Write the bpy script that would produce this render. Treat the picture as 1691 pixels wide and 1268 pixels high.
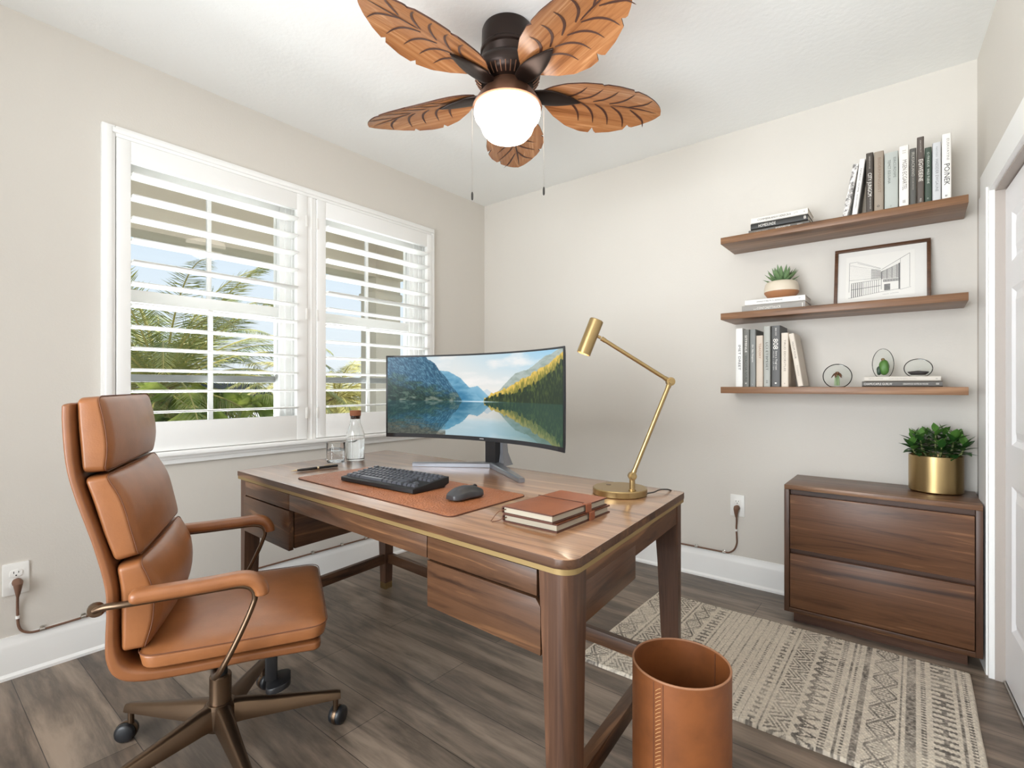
import bpy, bmesh, math, random
import numpy as np
from mathutils import Vector, Matrix, Euler

# ------------------------------------------------------------------ scene, camera, light
for o in list(bpy.data.objects):
    bpy.data.objects.remove(o, do_unlink=True)
S = bpy.context.scene
COL = S.collection
PI = math.pi
R = math.radians

cam = bpy.data.cameras.new('camera')
cam.sensor_width = 36.0
cam.lens = 831.6 / 1691 * 36
cam.shift_y = 4.0 / 1691
cam.clip_start = 0.02
cam_o = bpy.data.objects.new('camera', cam)
cam_o.location = (2.577, -2.879, 1.062)
cam_o.rotation_euler = (R(90), 0, R(38.7))
COL.objects.link(cam_o)
S.camera = cam_o

S.view_settings.view_transform = 'Standard'
S.view_settings.look = 'None'
S.view_settings.exposure = 0.06
S.view_settings.gamma = 1.0
S.view_settings.use_curve_mapping = False
try:
    S.cycles.max_bounces = 12
    S.cycles.diffuse_bounces = 8
    S.cycles.transparent_max_bounces = 24
    S.cycles.transmission_bounces = 12
    S.cycles.caustics_reflective = False
    S.cycles.caustics_refractive = False
    S.cycles.sample_clamp_indirect = 6.0
    S.cycles.use_denoising = True
except Exception:
    pass

W = bpy.data.worlds.new('sky')
S.world = W
W.use_nodes = True
nt = W.node_tree
nt.nodes.clear()
tc = nt.nodes.new('ShaderNodeTexCoord')
sx = nt.nodes.new('ShaderNodeSeparateXYZ')
rp = nt.nodes.new('ShaderNodeValToRGB')
rp.color_ramp.elements[0].position = 0.0
rp.color_ramp.elements[0].color = (0.90, 0.94, 0.98, 1)
rp.color_ramp.elements[1].position = 0.55
rp.color_ramp.elements[1].color = (0.50, 0.69, 0.96, 1)
e_ = rp.color_ramp.elements.new(0.22)
e_.color = (0.76, 0.87, 0.99, 1)
bg = nt.nodes.new('ShaderNodeBackground')
bg.inputs['Strength'].default_value = 1.0
wo = nt.nodes.new('ShaderNodeOutputWorld')
nt.links.new(tc.outputs['Generated'], sx.inputs[0])
nt.links.new(sx.outputs['Z'], rp.inputs[0])
nt.links.new(rp.outputs[0], bg.inputs[0])
nt.links.new(bg.outputs[0], wo.inputs[0])


def lamp(name, kind, loc, rot, energy, color=(1, 1, 1), **kw):
    l = bpy.data.lights.new(name, kind)
    l.energy = energy
    l.color = color
    for k, v in kw.items():
        setattr(l, k, v)
    o = bpy.data.objects.new(name, l)
    o.location = loc
    o.rotation_euler = rot
    COL.objects.link(o)
    return o


# sunlight over the roof on to the garden
lamp('sun', 'SUN', (0, 0, 8), (R(38), 0, R(62)), 5.0, (1.0, 0.95, 0.86), angle=R(1.0))
# added fill: unseen area lamp behind the camera brightens the room
lamp('rear_fill', 'AREA', (1.65, -4.6, 1.15), (R(84), 0, R(-8)), 67, (0.90, 0.955, 1.0), shape='RECTANGLE', size=1.9, size_y=2.0, spread=R(120))
# added fill: unseen lamp aimed upward to lighten the ceiling
lamp('ceiling_fill', 'AREA', (1.9, -3.2, 1.0), (R(152), 0, R(-4)), 20, (0.94, 0.97, 1.0), shape='RECTANGLE', size=1.2, size_y=1.0, spread=R(130))
# added unseen lamp outside, stands in for patio bounce and brightens the louvres
lamp('low_window_fill', 'AREA', (-1.4, -1.45, 0.20), (0, R(-122), 0), 92, (0.94, 0.97, 1.0), shape='RECTANGLE', size=1.2, size_y=3.0, spread=R(100))
GLOBE_POWER = 11.0


# ------------------------------------------------------------------ materials
def lin(c):
    return tuple((v / 12.92 if v <= 0.04045 else ((v + 0.055) / 1.055) ** 2.4) for v in [q / 255 for q in c])


MATS = {}


def mat(name, rgb=None, rough=0.5, metal=0.0, spec=0.5, **kw):
    if name in MATS:
        return MATS[name]
    m = bpy.data.materials.new(name)
    m.use_nodes = True
    n = m.node_tree
    b = n.nodes['Principled BSDF']
    if rgb is not None:
        c = lin(rgb)
        b.inputs['Base Color'].default_value = (*c, 1)
    b.inputs['Roughness'].default_value = rough
    b.inputs['Metallic'].default_value = metal
    b.inputs['Specular IOR Level'].default_value = spec
    for k, v in kw.items():
        b.inputs[k.replace('_', ' ')].default_value = v
    MATS[name] = m
    return m


class N:
    """small node helper"""
    def __init__(self, m):
        self.t = m.node_tree
        self.b = self.t.nodes['Principled BSDF']

    def new(self, kind, **kw):
        n = self.t.nodes.new(kind)
        for k, v in kw.items():
            if hasattr(n, k) and not k.startswith('i_'):
                setattr(n, k, v)
        return n

    def link(self, a, b):
        self.t.links.new(a, b)

    def coords(self, scale=(1, 1, 1), rot=(0, 0, 0), loc=(0, 0, 0), src='Object'):
        t = self.new('ShaderNodeTexCoord')
        mp = self.new('ShaderNodeMapping')
        mp.inputs['Scale'].default_value = scale
        mp.inputs['Rotation'].default_value = rot
        mp.inputs['Location'].default_value = loc
        self.link(t.outputs[src], mp.inputs[0])
        return mp.outputs[0]

    def noise(self, vec, scale, detail=4, rough=0.55, dist=0.0):
        n = self.new('ShaderNodeTexNoise')
        n.inputs['Scale'].default_value = scale
        n.inputs['Detail'].default_value = detail
        n.inputs['Roughness'].default_value = rough
        n.inputs['Distortion'].default_value = dist
        self.link(vec, n.inputs['Vector'])
        return n.outputs['Fac']

    def ramp(self, fac, stops):
        r = self.new('ShaderNodeValToRGB')
        el = r.color_ramp.elements
        while len(el) < len(stops):
            el.new(0.5)
        for e, (p, c) in zip(el, stops):
            e.position = p
            e.color = (*(lin(c) if max(c) > 1 else c), 1) if not isinstance(c, (int, float)) else (c, c, c, 1)
        self.link(fac, r.inputs[0])
        return r.outputs[0]

    def mix(self, fac, a, b, mode='MIX'):
        m = self.new('ShaderNodeMix')
        m.data_type = 'RGBA'
        m.blend_type = mode
        for sock, v in ((m.inputs[0], fac), (m.inputs[6], a), (m.inputs[7], b)):
            if hasattr(v, 'is_linked') or hasattr(v, 'node'):
                self.link(v, sock)
            elif isinstance(v, (int, float)):
                sock.default_value = v
            else:
                sock.default_value = (*v, 1)
        return m.outputs[2]

    def bump(self, h, strength=0.2, dist=0.01):
        b = self.new('ShaderNodeBump')
        b.inputs['Strength'].default_value = strength
        b.inputs['Distance'].default_value = dist
        self.link(h, b.inputs['Height'])
        self.link(b.outputs[0], self.b.inputs['Normal'])

    def color(self, c):
        self.link(c, self.b.inputs['Base Color'])


def wood(name, axis, dark, mid, light, rough=0.38, seed=0.0, freq=1.0, streak=None):
    """straight-grained veneer; axis = direction of the grain in object space"""
    if name in MATS:
        return MATS[name]
    m = mat(name, mid, rough, spec=0.38)
    n = N(m)
    sc = {'x': (0.9, 14, 14), 'y': (14, 0.9, 14), 'z': (14, 14, 0.9)}[axis]
    v = n.coords(tuple(s * freq for s in sc), loc=(seed, seed * 1.7, seed * 0.6))
    a = n.noise(v, 1.6, 5, 0.62, 0.9)
    base = n.ramp(a, [(0.33, dark), (0.47, mid), (0.56, mid), (0.68, light)])
    sc2 = {'x': (3, 110, 110), 'y': (110, 3, 110), 'z': (110, 110, 3)}[axis]
    v2 = n.coords(tuple(s * freq for s in sc2), loc=(seed, seed, seed))
    f = n.noise(v2, 1.5, 3, 0.6)
    fine = n.ramp(f, [(0.3, (0.72, 0.70, 0.68)), (0.62, (1.0, 1.0, 1.0))])
    c = n.mix(0.75, base, fine, 'MULTIPLY')
    n.color(c)
    n.bump(f, 0.06, 0.002)
    return m


WD, WM, WL = (54, 35, 24), (88, 60, 41), (132, 94, 64)
walnut_x = wood('walnut_grain_x', 'x', WD, WM, WL)
walnut_y = wood('walnut_grain_y', 'y', WD, WM, WL, seed=3.1)
walnut_z = wood('walnut_grain_z', 'z', (60, 40, 29), (82, 56, 41), (108, 76, 56), seed=7.7)
walnut_top = wood('walnut_desktop', 'x', (124, 84, 57), (160, 116, 82), (194, 148, 108), rough=0.30, seed=1.3)
walnut_top.node_tree.nodes['Principled BSDF'].inputs['Coat Weight'].default_value = 1.0
walnut_top.node_tree.nodes['Principled BSDF'].inputs['Coat Roughness'].default_value = 0.18
walnut_top.node_tree.nodes['Principled BSDF'].inputs['Coat IOR'].default_value = 1.75
walnut_cab = wood('walnut_drawer', 'x', (60, 38, 26), (102, 69, 47), (150, 108, 76), seed=11.2, freq=0.8)
walnut_shelf = wood('walnut_shelf', 'x', (98, 68, 46), (130, 94, 66), (166, 125, 92), seed=5.5)
blade_wood = wood('fan_blade_wood', 'x', (128, 80, 46), (166, 112, 70), (190, 138, 94), rough=0.22, seed=2.2, freq=1.2)
walnut_dark = mat('walnut_recess', (58, 39, 30), 0.6)

brass = mat('brushed_brass', (172, 147, 103), 0.33, 1.0)
brass_strip = mat('brass_inlay', (152, 128, 84), 0.5, 0.5)
bronze = mat('antique_bronze', (112, 92, 74), 0.34, 0.95)
fan_bronze = mat('oil_rubbed_bronze', (52, 42, 38), 0.32, 0.75)
fan_bronze_light = mat('brushed_bronze_pan', (128, 92, 72), 0.42, 0.75)
chrome = mat('satin_steel', (150, 152, 158), 0.32, 0.9)
steel_clip = mat('nickel_clip', (190, 186, 180), 0.3, 1.0)
black_plastic = mat('black_plastic', (28, 28, 30), 0.45)
key_mat = mat('keycap_plastic', (74, 76, 83), 0.28)
charcoal = mat('charcoal_plastic', (54, 54, 56), 0.38)
white_trim = mat('white_trim_paint', (244, 244, 242), 0.35)
white_louver = mat('white_louver_paint', (240, 240, 237), 0.38)
white_plate = mat('white_outlet_plastic', (238, 237, 233), 0.35)
door_white = mat('white_door_paint', (246, 246, 248), 0.35)
paper = mat('page_paper', (176, 167, 149), 0.85)
page_white = mat('page_block_white', (236, 232, 224), 0.8)
dark_slot = mat('dark_slot', (38, 36, 34), 0.7)
cord_brown = mat('brown_cord', (116, 84, 66), 0.55)
cork = mat('cork_stopper', (139, 88, 60), 0.85)
soil = mat('dark_soil', (46, 36, 28), 0.95)
leaf_dark = mat('glossy_green_leaf', (46, 84, 36), 0.32)
leaf_dark2 = mat('young_green_leaf', (84, 126, 56), 0.36)
succ_mat = mat('succulent_leaf', (108, 136, 92), 0.5)
stem_mat = mat('green_stem', (104, 112, 66), 0.6)


def leather(name, rgb, dark, scale=220, bump=0.12, rough=0.40, var=0.5):
    if name in MATS:
        return MATS[name]
    m = mat(name, rgb, rough)
    n = N(m)
    v = n.coords()
    a = n.noise(v, 9, 4, 0.6)
    n.color(n.ramp(a, [(0.25, dark), (0.6, rgb)]))
    vo = n.new('ShaderNodeTexVoronoi')
    vo.inputs['Scale'].default_value = scale
    n.link(v, vo.inputs['Vector'])
    n.bump(vo.outputs['Distance'], bump, 0.004 if bump > .5 else 0.002)
    return m


cognac = leather('cognac_leather', (152, 97, 58), (132, 82, 47), 260, 0.05, 0.33)
cognac_shell = leather('cognac_leather_shell', (136, 85, 50), (120, 74, 42), 260, 0.05, 0.36)
seam = mat('brown_stitching', (104, 62, 38), 0.7)
mat_leather = leather('pebbled_tan_leather', (172, 106, 66), (152, 90, 54), 150, 1.0, 0.36)
book_leather = leather('notebook_leather', (150, 86, 54), (128, 70, 44), 300, 0.06, 0.42)
book_edge = mat('notebook_edge', (82, 46, 32), 0.6)
bin_leather = leather('saddle_leather', (134, 78, 40), (106, 60, 30), 150, 0.05, 0.48)
stitch = mat('tan_thread', (196, 146, 98), 0.8)
lip = mat('bin_lip', (160, 112, 80), 0.6)


def plaster(name, rgb, scale, strength):
    m = mat(name, rgb, 0.75, spec=0.25)
    n = N(m)
    v = n.coords()
    n.bump(n.noise(v, scale, 3, 0.6), strength, 0.003)
    return m


wall_m = plaster('beige_wall_paint', (214, 209, 201), 120, 0.18)
ceil_m = plaster('white_ceiling_texture', (240, 241, 239), 45, 0.35)


def floor_mat():
    m = mat('grey_brown_plank', (110, 94, 82), 0.34)
    n = N(m)
    v = n.coords()
    br = n.new('ShaderNodeTexBrick')
    br.offset = 0.37
    br.inputs['Scale'].default_value = 1.0
    br.inputs['Mortar Size'].default_value = 0.0012
    br.inputs['Mortar Smooth'].default_value = 0.3
    br.inputs['Bias'].default_value = 0.0
    br.inputs['Brick Width'].default_value = 1.22
    br.inputs['Row Height'].default_value = 0.185
    br.inputs['Color1'].default_value = (*lin((132, 115, 100)), 1)
    br.inputs['Color2'].default_value = (*lin((164, 146, 129)), 1)
    br.inputs['Mortar'].default_value = (*lin((62, 54, 48)), 1)
    n.link(v, br.inputs['Vector'])
    g = n.coords((1.0, 8.5, 8.5))
    a = n.noise(g, 1.5, 6, 0.66, 0.35)
    grain = n.ramp(a, [(0.18, (0.82, 0.81, 0.80)), (0.36, (0.96, 0.95, 0.94)), (0.60, (1.05, 1.03, 1.01)), (0.80, (0.97, 0.955, 0.94))])
    g2 = n.coords((1.3, 5.0, 1))
    b = n.noise(g2, 1.9, 4, 0.55, 0.2)
    blot = n.ramp(b, [(0.20, (0.80, 0.795, 0.81)), (0.32, (0.95, 0.945, 0.95)), (0.50, (1.0, 0.99, 0.98)), (0.70, (1.10, 1.04, 0.96))])
    c = n.mix(0.62, br.outputs['Color'], grain, 'MULTIPLY')
    c = n.mix(0.55, c, blot, 'MULTIPLY')
    n.color(c)
    n.bump(a, 0.05, 0.002)
    r = n.ramp(b, [(0.3, 0.34), (0.7, 0.40)])
    n.link(r, n.b.inputs['Roughness'])
    return m


floor_m = floor_mat()


def glass(name, tint=(1, 1, 1), ior=1.45, rough=0.0):
    m = mat(name, (255, 255, 255), rough)
    b = m.node_tree.nodes['Principled BSDF']
    b.inputs['Base Color'].default_value = (*tint, 1)
    b.inputs['Transmission Weight'].default_value = 1.0
    b.inputs['IOR'].default_value = ior
    return m


clear_glass = glass('clear_glass', (0.98, 0.99, 0.99))
water_m = glass('water', (0.97, 0.99, 1.0), 1.33)


def pane_mat():
    m = bpy.data.materials.new('window_glass')
    m.use_nodes = True
    t = m.node_tree
    t.nodes.clear()
    o = t.nodes.new('ShaderNodeOutputMaterial')
    tr = t.nodes.new('ShaderNodeBsdfTransparent')
    tr.inputs[0].default_value = (0.97, 0.985, 0.98, 1)
    gl = t.nodes.new('ShaderNodeBsdfGlossy')
    gl.inputs['Roughness'].default_value = 0.02
    fr = t.nodes.new('ShaderNodeFresnel')
    fr.inputs[0].default_value = 1.25
    mx = t.nodes.new('ShaderNodeMixShader')
    t.links.new(fr.outputs[0], mx.inputs[0])
    t.links.new(tr.outputs[0], mx.inputs[1])
    t.links.new(gl.outputs[0], mx.inputs[2])
    t.links.new(mx.outputs[0], o.inputs[0])
    return m


pane_m = pane_mat()
dome_m = pane_m.copy()
dome_m.name = 'dome_glass'
for q in dome_m.node_tree.nodes:
    if q.type == 'FRESNEL':
        q.inputs[0].default_value = 1.07


def emis(name, rgb, strength):
    m = mat(name, rgb, 0.4)
    b = m.node_tree.nodes['Principled BSDF']
    b.inputs['Emission Color'].default_value = (*lin(rgb), 1)
    b.inputs['Emission Strength'].default_value = strength
    return m


def attr_mat(name, emission=0.0, rough=0.9):
    m = mat(name, (128, 128, 128), rough, spec=0.2)
    n = N(m)
    a = n.new('ShaderNodeAttribute', attribute_name='col')
    a.attribute_name = 'col'
    if emission:
        n.b.inputs['Base Color'].default_value = (0.01, 0.01, 0.01, 1)
        n.link(a.outputs['Color'], n.b.inputs['Emission Color'])
        n.b.inputs['Emission Strength'].default_value = emission
    else:
        n.color(a.outputs['Color'])
    return m


# ------------------------------------------------------------------ mesh helpers
class MB:
    def __init__(self):
        self.bm = bmesh.new()
        self.mi = 0

    def _new(self, verts, faces, smooth=False):
        vs = [self.bm.verts.new(v) for v in verts]
        out = []
        for f in faces:
            try:
                fc = self.bm.faces.new([vs[i] for i in f])
                fc.material_index = self.mi
                fc.smooth = smooth
                out.append(fc)
            except ValueError:
                pass
        return vs, out

    def box(self, lo, hi, bev=0.0, seg=2, mtx=None):
        x0, y0, z0 = lo
        x1, y1, z1 = hi
        P = [(x0, y0, z0), (x1, y0, z0), (x1, y1, z0), (x0, y1, z0), (x0, y0, z1), (x1, y0, z1), (x1, y1, z1), (x0, y1, z1)]
        if mtx is not None:
            P = [mtx @ Vector(p) for p in P]
        vs, fs = self._new(P, [(0, 3, 2, 1), (4, 5, 6, 7), (0, 1, 5, 4), (1, 2, 6, 5), (2, 3, 7, 6), (3, 0, 4, 7)])
        if bev > 0:
            es = set()
            for f in fs:
                es.update(f.edges)
            r = bmesh.ops.bevel(self.bm, geom=list(es), offset=bev, segments=seg, profile=0.5, affect='EDGES', clamp_overlap=True)
            for f in r['faces']:
                f.material_index = self.mi
                f.smooth = True
        return self

    def prism(self, poly, h0, h1, to3=None, bev=0.0, seg=2):
        """poly: 2-D outline (ccw); extruded h0..h1; to3(u,v,h) -> xyz"""
        to3 = to3 or (lambda u, v, h: (u, v, h))
        n = len(poly)
        P = [to3(u, v, h0) for u, v in poly] + [to3(u, v, h1) for u, v in poly]
        F = [tuple(reversed(range(n))), tuple(range(n, 2 * n))] + [(i, (i + 1) % n, n + (i + 1) % n, n + i) for i in range(n)]
        vs, fs = self._new(P, F)
        if bev > 0:
            es = set(fs[0].edges) | set(fs[1].edges)
            r = bmesh.ops.bevel(self.bm, geom=list(es), offset=bev, segments=seg, profile=0.5, affect='EDGES', clamp_overlap=True)
            for f in r['faces']:
                f.material_index = self.mi
        return self

    def tube(self, pts, r, n=10, caps=True, closed=False, flat=1.0):
        pts = [Vector(p) for p in pts]
        m = len(pts)
        rad = (lambda i: r) if not isinstance(r, (list, tuple)) else (lambda i: r[i])
        rings = []
        up = None
        for i, p in enumerate(pts):
            if closed:
                t = (pts[(i + 1) % m] - pts[i - 1])
            else:
                t = pts[min(i + 1, m - 1)] - pts[max(i - 1, 0)]
            if t.length < 1e-9:
                t = Vector((0, 0, 1))
            t.normalize()
            if up is None:
                a = Vector((0, 0, 1)) if abs(t.z) < 0.9 else Vector((1, 0, 0))
                up = (a - t * a.dot(t)).normalized()
            else:
                up = (up - t * up.dot(t))
                if up.length < 1e-6:
                    a = Vector((1, 0, 0))
                    up = a - t * a.dot(t)
                up.normalize()
            s = t.cross(up)
            ring = []
            for k in range(n):
                an = 2 * PI * k / n
                ring.append(self.bm.verts.new(p + (up * math.sin(an) * flat + s * math.cos(an)) * rad(i)))
            rings.append(ring)
        last = m if closed else m - 1
        for i in range(last):
            a, b = rings[i], rings[(i + 1) % m]
            for k in range(n):
                f = self.bm.faces.new((a[k], a[(k + 1) % n], b[(k + 1) % n], b[k]))
                f.smooth = True
                f.material_index = self.mi
        if caps and not closed:
            for ring, rev in ((rings[0], True), (rings[-1], False)):
                f = self.bm.faces.new(list(reversed(ring)) if rev else ring)
                f.material_index = self.mi
        return self

    def lathe(self, prof, n=32, c=(0, 0, 0), mtx=None):
        """prof: list of (r,z) from bottom to top or along a path; r=0 makes a pole"""
        rings = []
        for r, z in prof:
            if r < 1e-7:
                p = Vector((c[0], c[1], c[2] + z))
                rings.append([self.bm.verts.new(mtx @ p if mtx is not None else p)])
            else:
                ring = []
                for k in range(n):
                    a = 2 * PI * k / n
                    p = Vector((c[0] + r * math.cos(a), c[1] + r * math.sin(a), c[2] + z))
                    ring.append(self.bm.verts.new(mtx @ p if mtx is not None else p))
                rings.append(ring)
        for a, b in zip(rings, rings[1:]):
            for k in range(n):
                k2 = (k + 1) % n
                if len(a) == 1 and len(b) == 1:
                    continue
                if len(a) == 1:
                    vs = (a[0], b[k2], b[k])
                elif len(b) == 1:
                    vs = (a[k], a[k2], b[0])
                else:
                    vs = (a[k], a[k2], b[k2], b[k])
                f = self.bm.faces.new(vs)
                f.smooth = True
                f.material_index = self.mi
        return self

    def rbox(self, hx, hy, hz, r, k=4, m=(4, 4, 4), fn=None):
        """closed rounded box surface sampled on a grid, then mapped by fn(x,y,z)"""
        fn = fn or (lambda x, y, z: (x, y, z))
        H = (hx, hy, hz)

        def samples(h, mm):
            q = [-h + r * i / k for i in range(k)]
            inner = [-(h - r) + 2 * (h - r) * i / mm for i in range(mm + 1)]
            return q + inner + [-v for v in reversed(q)]
        sx_, sy_, sz_ = [samples(h, mm) for h, mm in zip(H, m)]
        cache = {}

        def vert(p):
            inn = [max(-(h - r), min(h - r, c)) for c, h in zip(p, H)]
            d = Vector([a - b for a, b in zip(p, inn)])
            if d.length > 1e-9:
                # spread samples by angle
                d = Vector([math.tan(PI / 4 * max(-1, min(1, q / r))) if abs(q) < r * 0.999999 else math.copysign(1, q) for q in d])
                d.normalize()
                d *= r
            P = Vector(inn) + d
            key = (round(P.x, 6), round(P.y, 6), round(P.z, 6))
            if key not in cache:
                cache[key] = self.bm.verts.new(fn(*P))
            return cache[key]

        def face(A, B, f):
            for i in range(len(A) - 1):
                for j in range(len(B) - 1):
                    q = [f(A[i], B[j]), f(A[i + 1], B[j]), f(A[i + 1], B[j + 1]), f(A[i], B[j + 1])]
                    vs = []
                    for p in q:
                        v = vert(p)
                        if v not in vs:
                            vs.append(v)
                    if len(vs) >= 3:
                        try:
                            fc = self.bm.faces.new(vs)
                            fc.smooth = True
                            fc.material_index = self.mi
                        except ValueError:
                            pass
        face(sy_, sz_, lambda a, b: (hx, a, b))
        face(sz_, sy_, lambda a, b: (-hx, b, a))
        face(sz_, sx_, lambda a, b: (b, hy, a))
        face(sx_, sz_, lambda a, b: (a, -hy, b))
        face(sx_, sy_, lambda a, b: (a, b, hz))
        face(sy_, sx_, lambda a, b: (b, a, -hz))
        return self

    def quad(self, *p):
        self._new(p, [tuple(range(len(p)))])
        return self

    def map(self, fn):
        for v in self.bm.verts:
            v.co = fn(v.co.x, v.co.y, v.co.z)
        return self

    def build(self, name, mats, parent=None, angle=35, kind=None, recalc=True):
        if recalc:
            bmesh.ops.recalc_face_normals(self.bm, faces=self.bm.faces)
        me = bpy.data.meshes.new(name)
        self.bm.to_mesh(me)
        self.bm.free()
        if not isinstance(mats, (list, tuple)):
            mats = [mats]
        for m in mats:
            me.materials.append(m)
        if angle:
            me.polygons.foreach_set('use_smooth', [True] * len(me.polygons))
            me.set_sharp_from_angle(angle=R(angle))
        o = bpy.data.objects.new(name, me)
        COL.objects.link(o)
        if parent is not None:
            o.parent = parent
        if kind:
            o['kind'] = kind
        return o


def tag(o, label, cat, group=None):
    o['label'] = label
    o['category'] = cat
    if group:
        o['group'] = group
    return o


def thing(name, label, cat, loc=(0, 0, 0), rz=0.0, group=None, rot=None):
    o = bpy.data.objects.new(name, None)
    o.empty_display_size = 0.05
    COL.objects.link(o)
    o.location = loc
    o.rotation_euler = rot if rot is not None else (0, 0, rz)
    return tag(o, label, cat, group)


def structure(o):
    o['kind'] = 'structure'
    return o


def rounded_rect(x0, y0, x1, y1, r, n=6):
    P = []
    for cx, cy, a0 in ((x1 - r, y1 - r, 0), (x0 + r, y1 - r, 90), (x0 + r, y0 + r, 180), (x1 - r, y0 + r, 270)):
        for i in range(n + 1):
            a = R(a0 + 90 * i / n)
            P.append((cx + r * math.cos(a), cy + r * math.sin(a)))
    return P


def interp(pts, t):
    """catmull-rom style interpolation over equally spaced pts, t in 0..1"""
    n = len(pts) - 1
    f = max(0.0, min(1.0, t)) * n
    i = min(int(f), n - 1)
    u = f - i
    p0 = Vector(pts[max(i - 1, 0)])
    p1 = Vector(pts[i])
    p2 = Vector(pts[i + 1])
    p3 = Vector(pts[min(i + 2, n)])
    return 0.5 * ((2 * p1) + (p2 - p0) * u + (2 * p0 - 5 * p1 + 4 * p2 - p3) * u * u + (3 * p1 - p0 - 3 * p2 + p3) * u ** 3)


def smooth_path(pts, n=24):
    pts = [Vector(p) for p in pts]
    # arc-length-ish: n samples per whole
    return [interp(pts, i / n) for i in range(n + 1)]


def text_mesh(name, s, size, m, parent, origin, ux, uy, fit=None, thick=0.0004, align='CENTER', bold=0.0):
    """flat lettering: ux/uy are the text's right and up directions in the parent's frame"""
    cu = bpy.data.curves.new(name, 'FONT')
    cu.body = s
    cu.size = size
    cu.align_x = align
    cu.align_y = 'CENTER'
    cu.extrude = 0.0
    cu.offset = bold
    cu.resolution_u = 2
    tmp = bpy.data.objects.new(name + '_tmp', cu)
    COL.objects.link(tmp)
    dg = bpy.context.evaluated_depsgraph_get()
    dg.update()
    me = bpy.data.meshes.new_from_object(tmp.evaluated_get(dg))
    bpy.data.objects.remove(tmp, do_unlink=True)
    bpy.data.curves.remove(cu)
    if len(me.vertices) == 0:
        return None
    xs = [v.co.x for v in me.vertices]
    w = max(xs) - min(xs)
    k = 1.0
    if fit and w > 1e-6:
        k = fit / w
    ux, uy = Vector(ux), Vector(uy)
    O = Vector(origin)
    mid = (max(xs) + min(xs)) / 2 if align == 'CENTER' else min(xs)
    for v in me.vertices:
        v.co = O + ux * ((v.co.x - mid) * k) + uy * v.co.y
    me.materials.clear()
    me.materials.append(m)
    me.name = name
    o = bpy.data.objects.new(name, me)
    COL.objects.link(o)
    if parent is not None:
        o.parent = parent
    return o


def copy_tree(o, parent=None):
    c = o.copy()
    COL.objects.link(c)
    if parent is not None:
        c.parent = parent
    for ch in list(o.children):
        copy_tree(ch, c)
    return c


# ------------------------------------------------------------------ room shell
CH = 2.44      # ceiling height
YF = -4.9      # wall behind the camera
SL = 0.06      # the closet wall runs slightly off square


def xr(y, off=0.0):
    return 2.78 - SL * y + off


b = MB()
b.box((-0.16, YF - 0.15, -0.05), (3.4, 0.15, 0.0))
structure(b.build('floor', floor_m, angle=0))
b = MB()
b.box((-0.16, YF - 0.15, CH), (3.4, 0.15, CH + 0.1))
structure(b.build('ceiling', ceil_m, angle=0))
b = MB()
b.box((-0.16, 0.0, 0.0), (3.4, 0.15, CH))
structure(b.build('wall_back', wall_m, angle=0))
b = MB()
b.box((-0.16, YF - 0.15, 0.0), (3.4, YF, CH))
structure(b.build('wall_front', wall_m, angle=0))

# window wall with two openings
HZ0, HZ1 = 0.80, 2.06
HY = [(-2.275, -1.455), (-1.395, -0.565)]
b = MB()
ys = [YF, HY[0][0], HY[0][1], HY[1][0], HY[1][1], 0.0]
for i in range(5):
    if i in (1, 3):
        b.box((-0.16, ys[i], 0), (0, ys[i + 1], HZ0))
        b.box((-0.16, ys[i], HZ1), (0, ys[i + 1], CH))
    else:
        b.box((-0.16, ys[i], 0), (0, ys[i + 1], CH))
structure(b.build('wall_left', wall_m, angle=0))

# closet wall with its opening
CY0, CY1, CZ = -1.95, -0.36, 1.775
b = MB()


def rwall(b, y0, y1, z0, z1, o0=0.0, o1=0.12):
    b._new([(xr(y0, o0), y0, z0), (xr(y1, o0), y1, z0), (xr(y1, o1), y1, z0), (xr(y0, o1), y0, z0),
            (xr(y0, o0), y0, z1), (xr(y1, o0), y1, z1), (xr(y1, o1), y1, z1), (xr(y0, o1), y0, z1)],
           [(0, 3, 2, 1), (4, 5, 6, 7), (0, 1, 5, 4), (1, 2, 6, 5), (2, 3, 7, 6), (3, 0, 4, 7)])


rwall(b, YF, CY0, 0, CH)
rwall(b, CY1, 0.0, 0, CH)
rwall(b, CY0, CY1, CZ, CH)
structure(b.build('wall_right', wall_m, angle=0))

# closet casing (door trim)
b = MB()
rwall(b, CY1, -0.185, 0, CZ + 0.105, -0.016, 0.0)
rwall(b, CY0, CY1, CZ, CZ + 0.105, -0.016, 0.0)
rwall(b, CY0 - 0.1, CY0, 0, CZ + 0.105, -0.016, 0.0)
rwall(b, CY1 + 0.02, -0.195, 0, CZ + 0.02, -0.021, -0.016)
structure(b.build('trim_1', white_trim, angle=0))

jamb_m = mat('jamb_painted_shade', (176, 166, 158), 0.5)  # darker than the white trim: shade in the opening put into the colour
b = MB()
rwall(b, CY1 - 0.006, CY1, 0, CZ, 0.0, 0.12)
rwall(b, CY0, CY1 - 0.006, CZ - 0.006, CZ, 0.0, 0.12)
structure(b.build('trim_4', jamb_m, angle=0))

# closet door leaf with raised panels
door = bpy.data.objects.new('door_1', None)
COL.objects.link(door)
door['kind'] = 'structure'
b = MB()


def dpt(y, z, o):
    return (xr(y, 0.027 + o), y, z)


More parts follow.
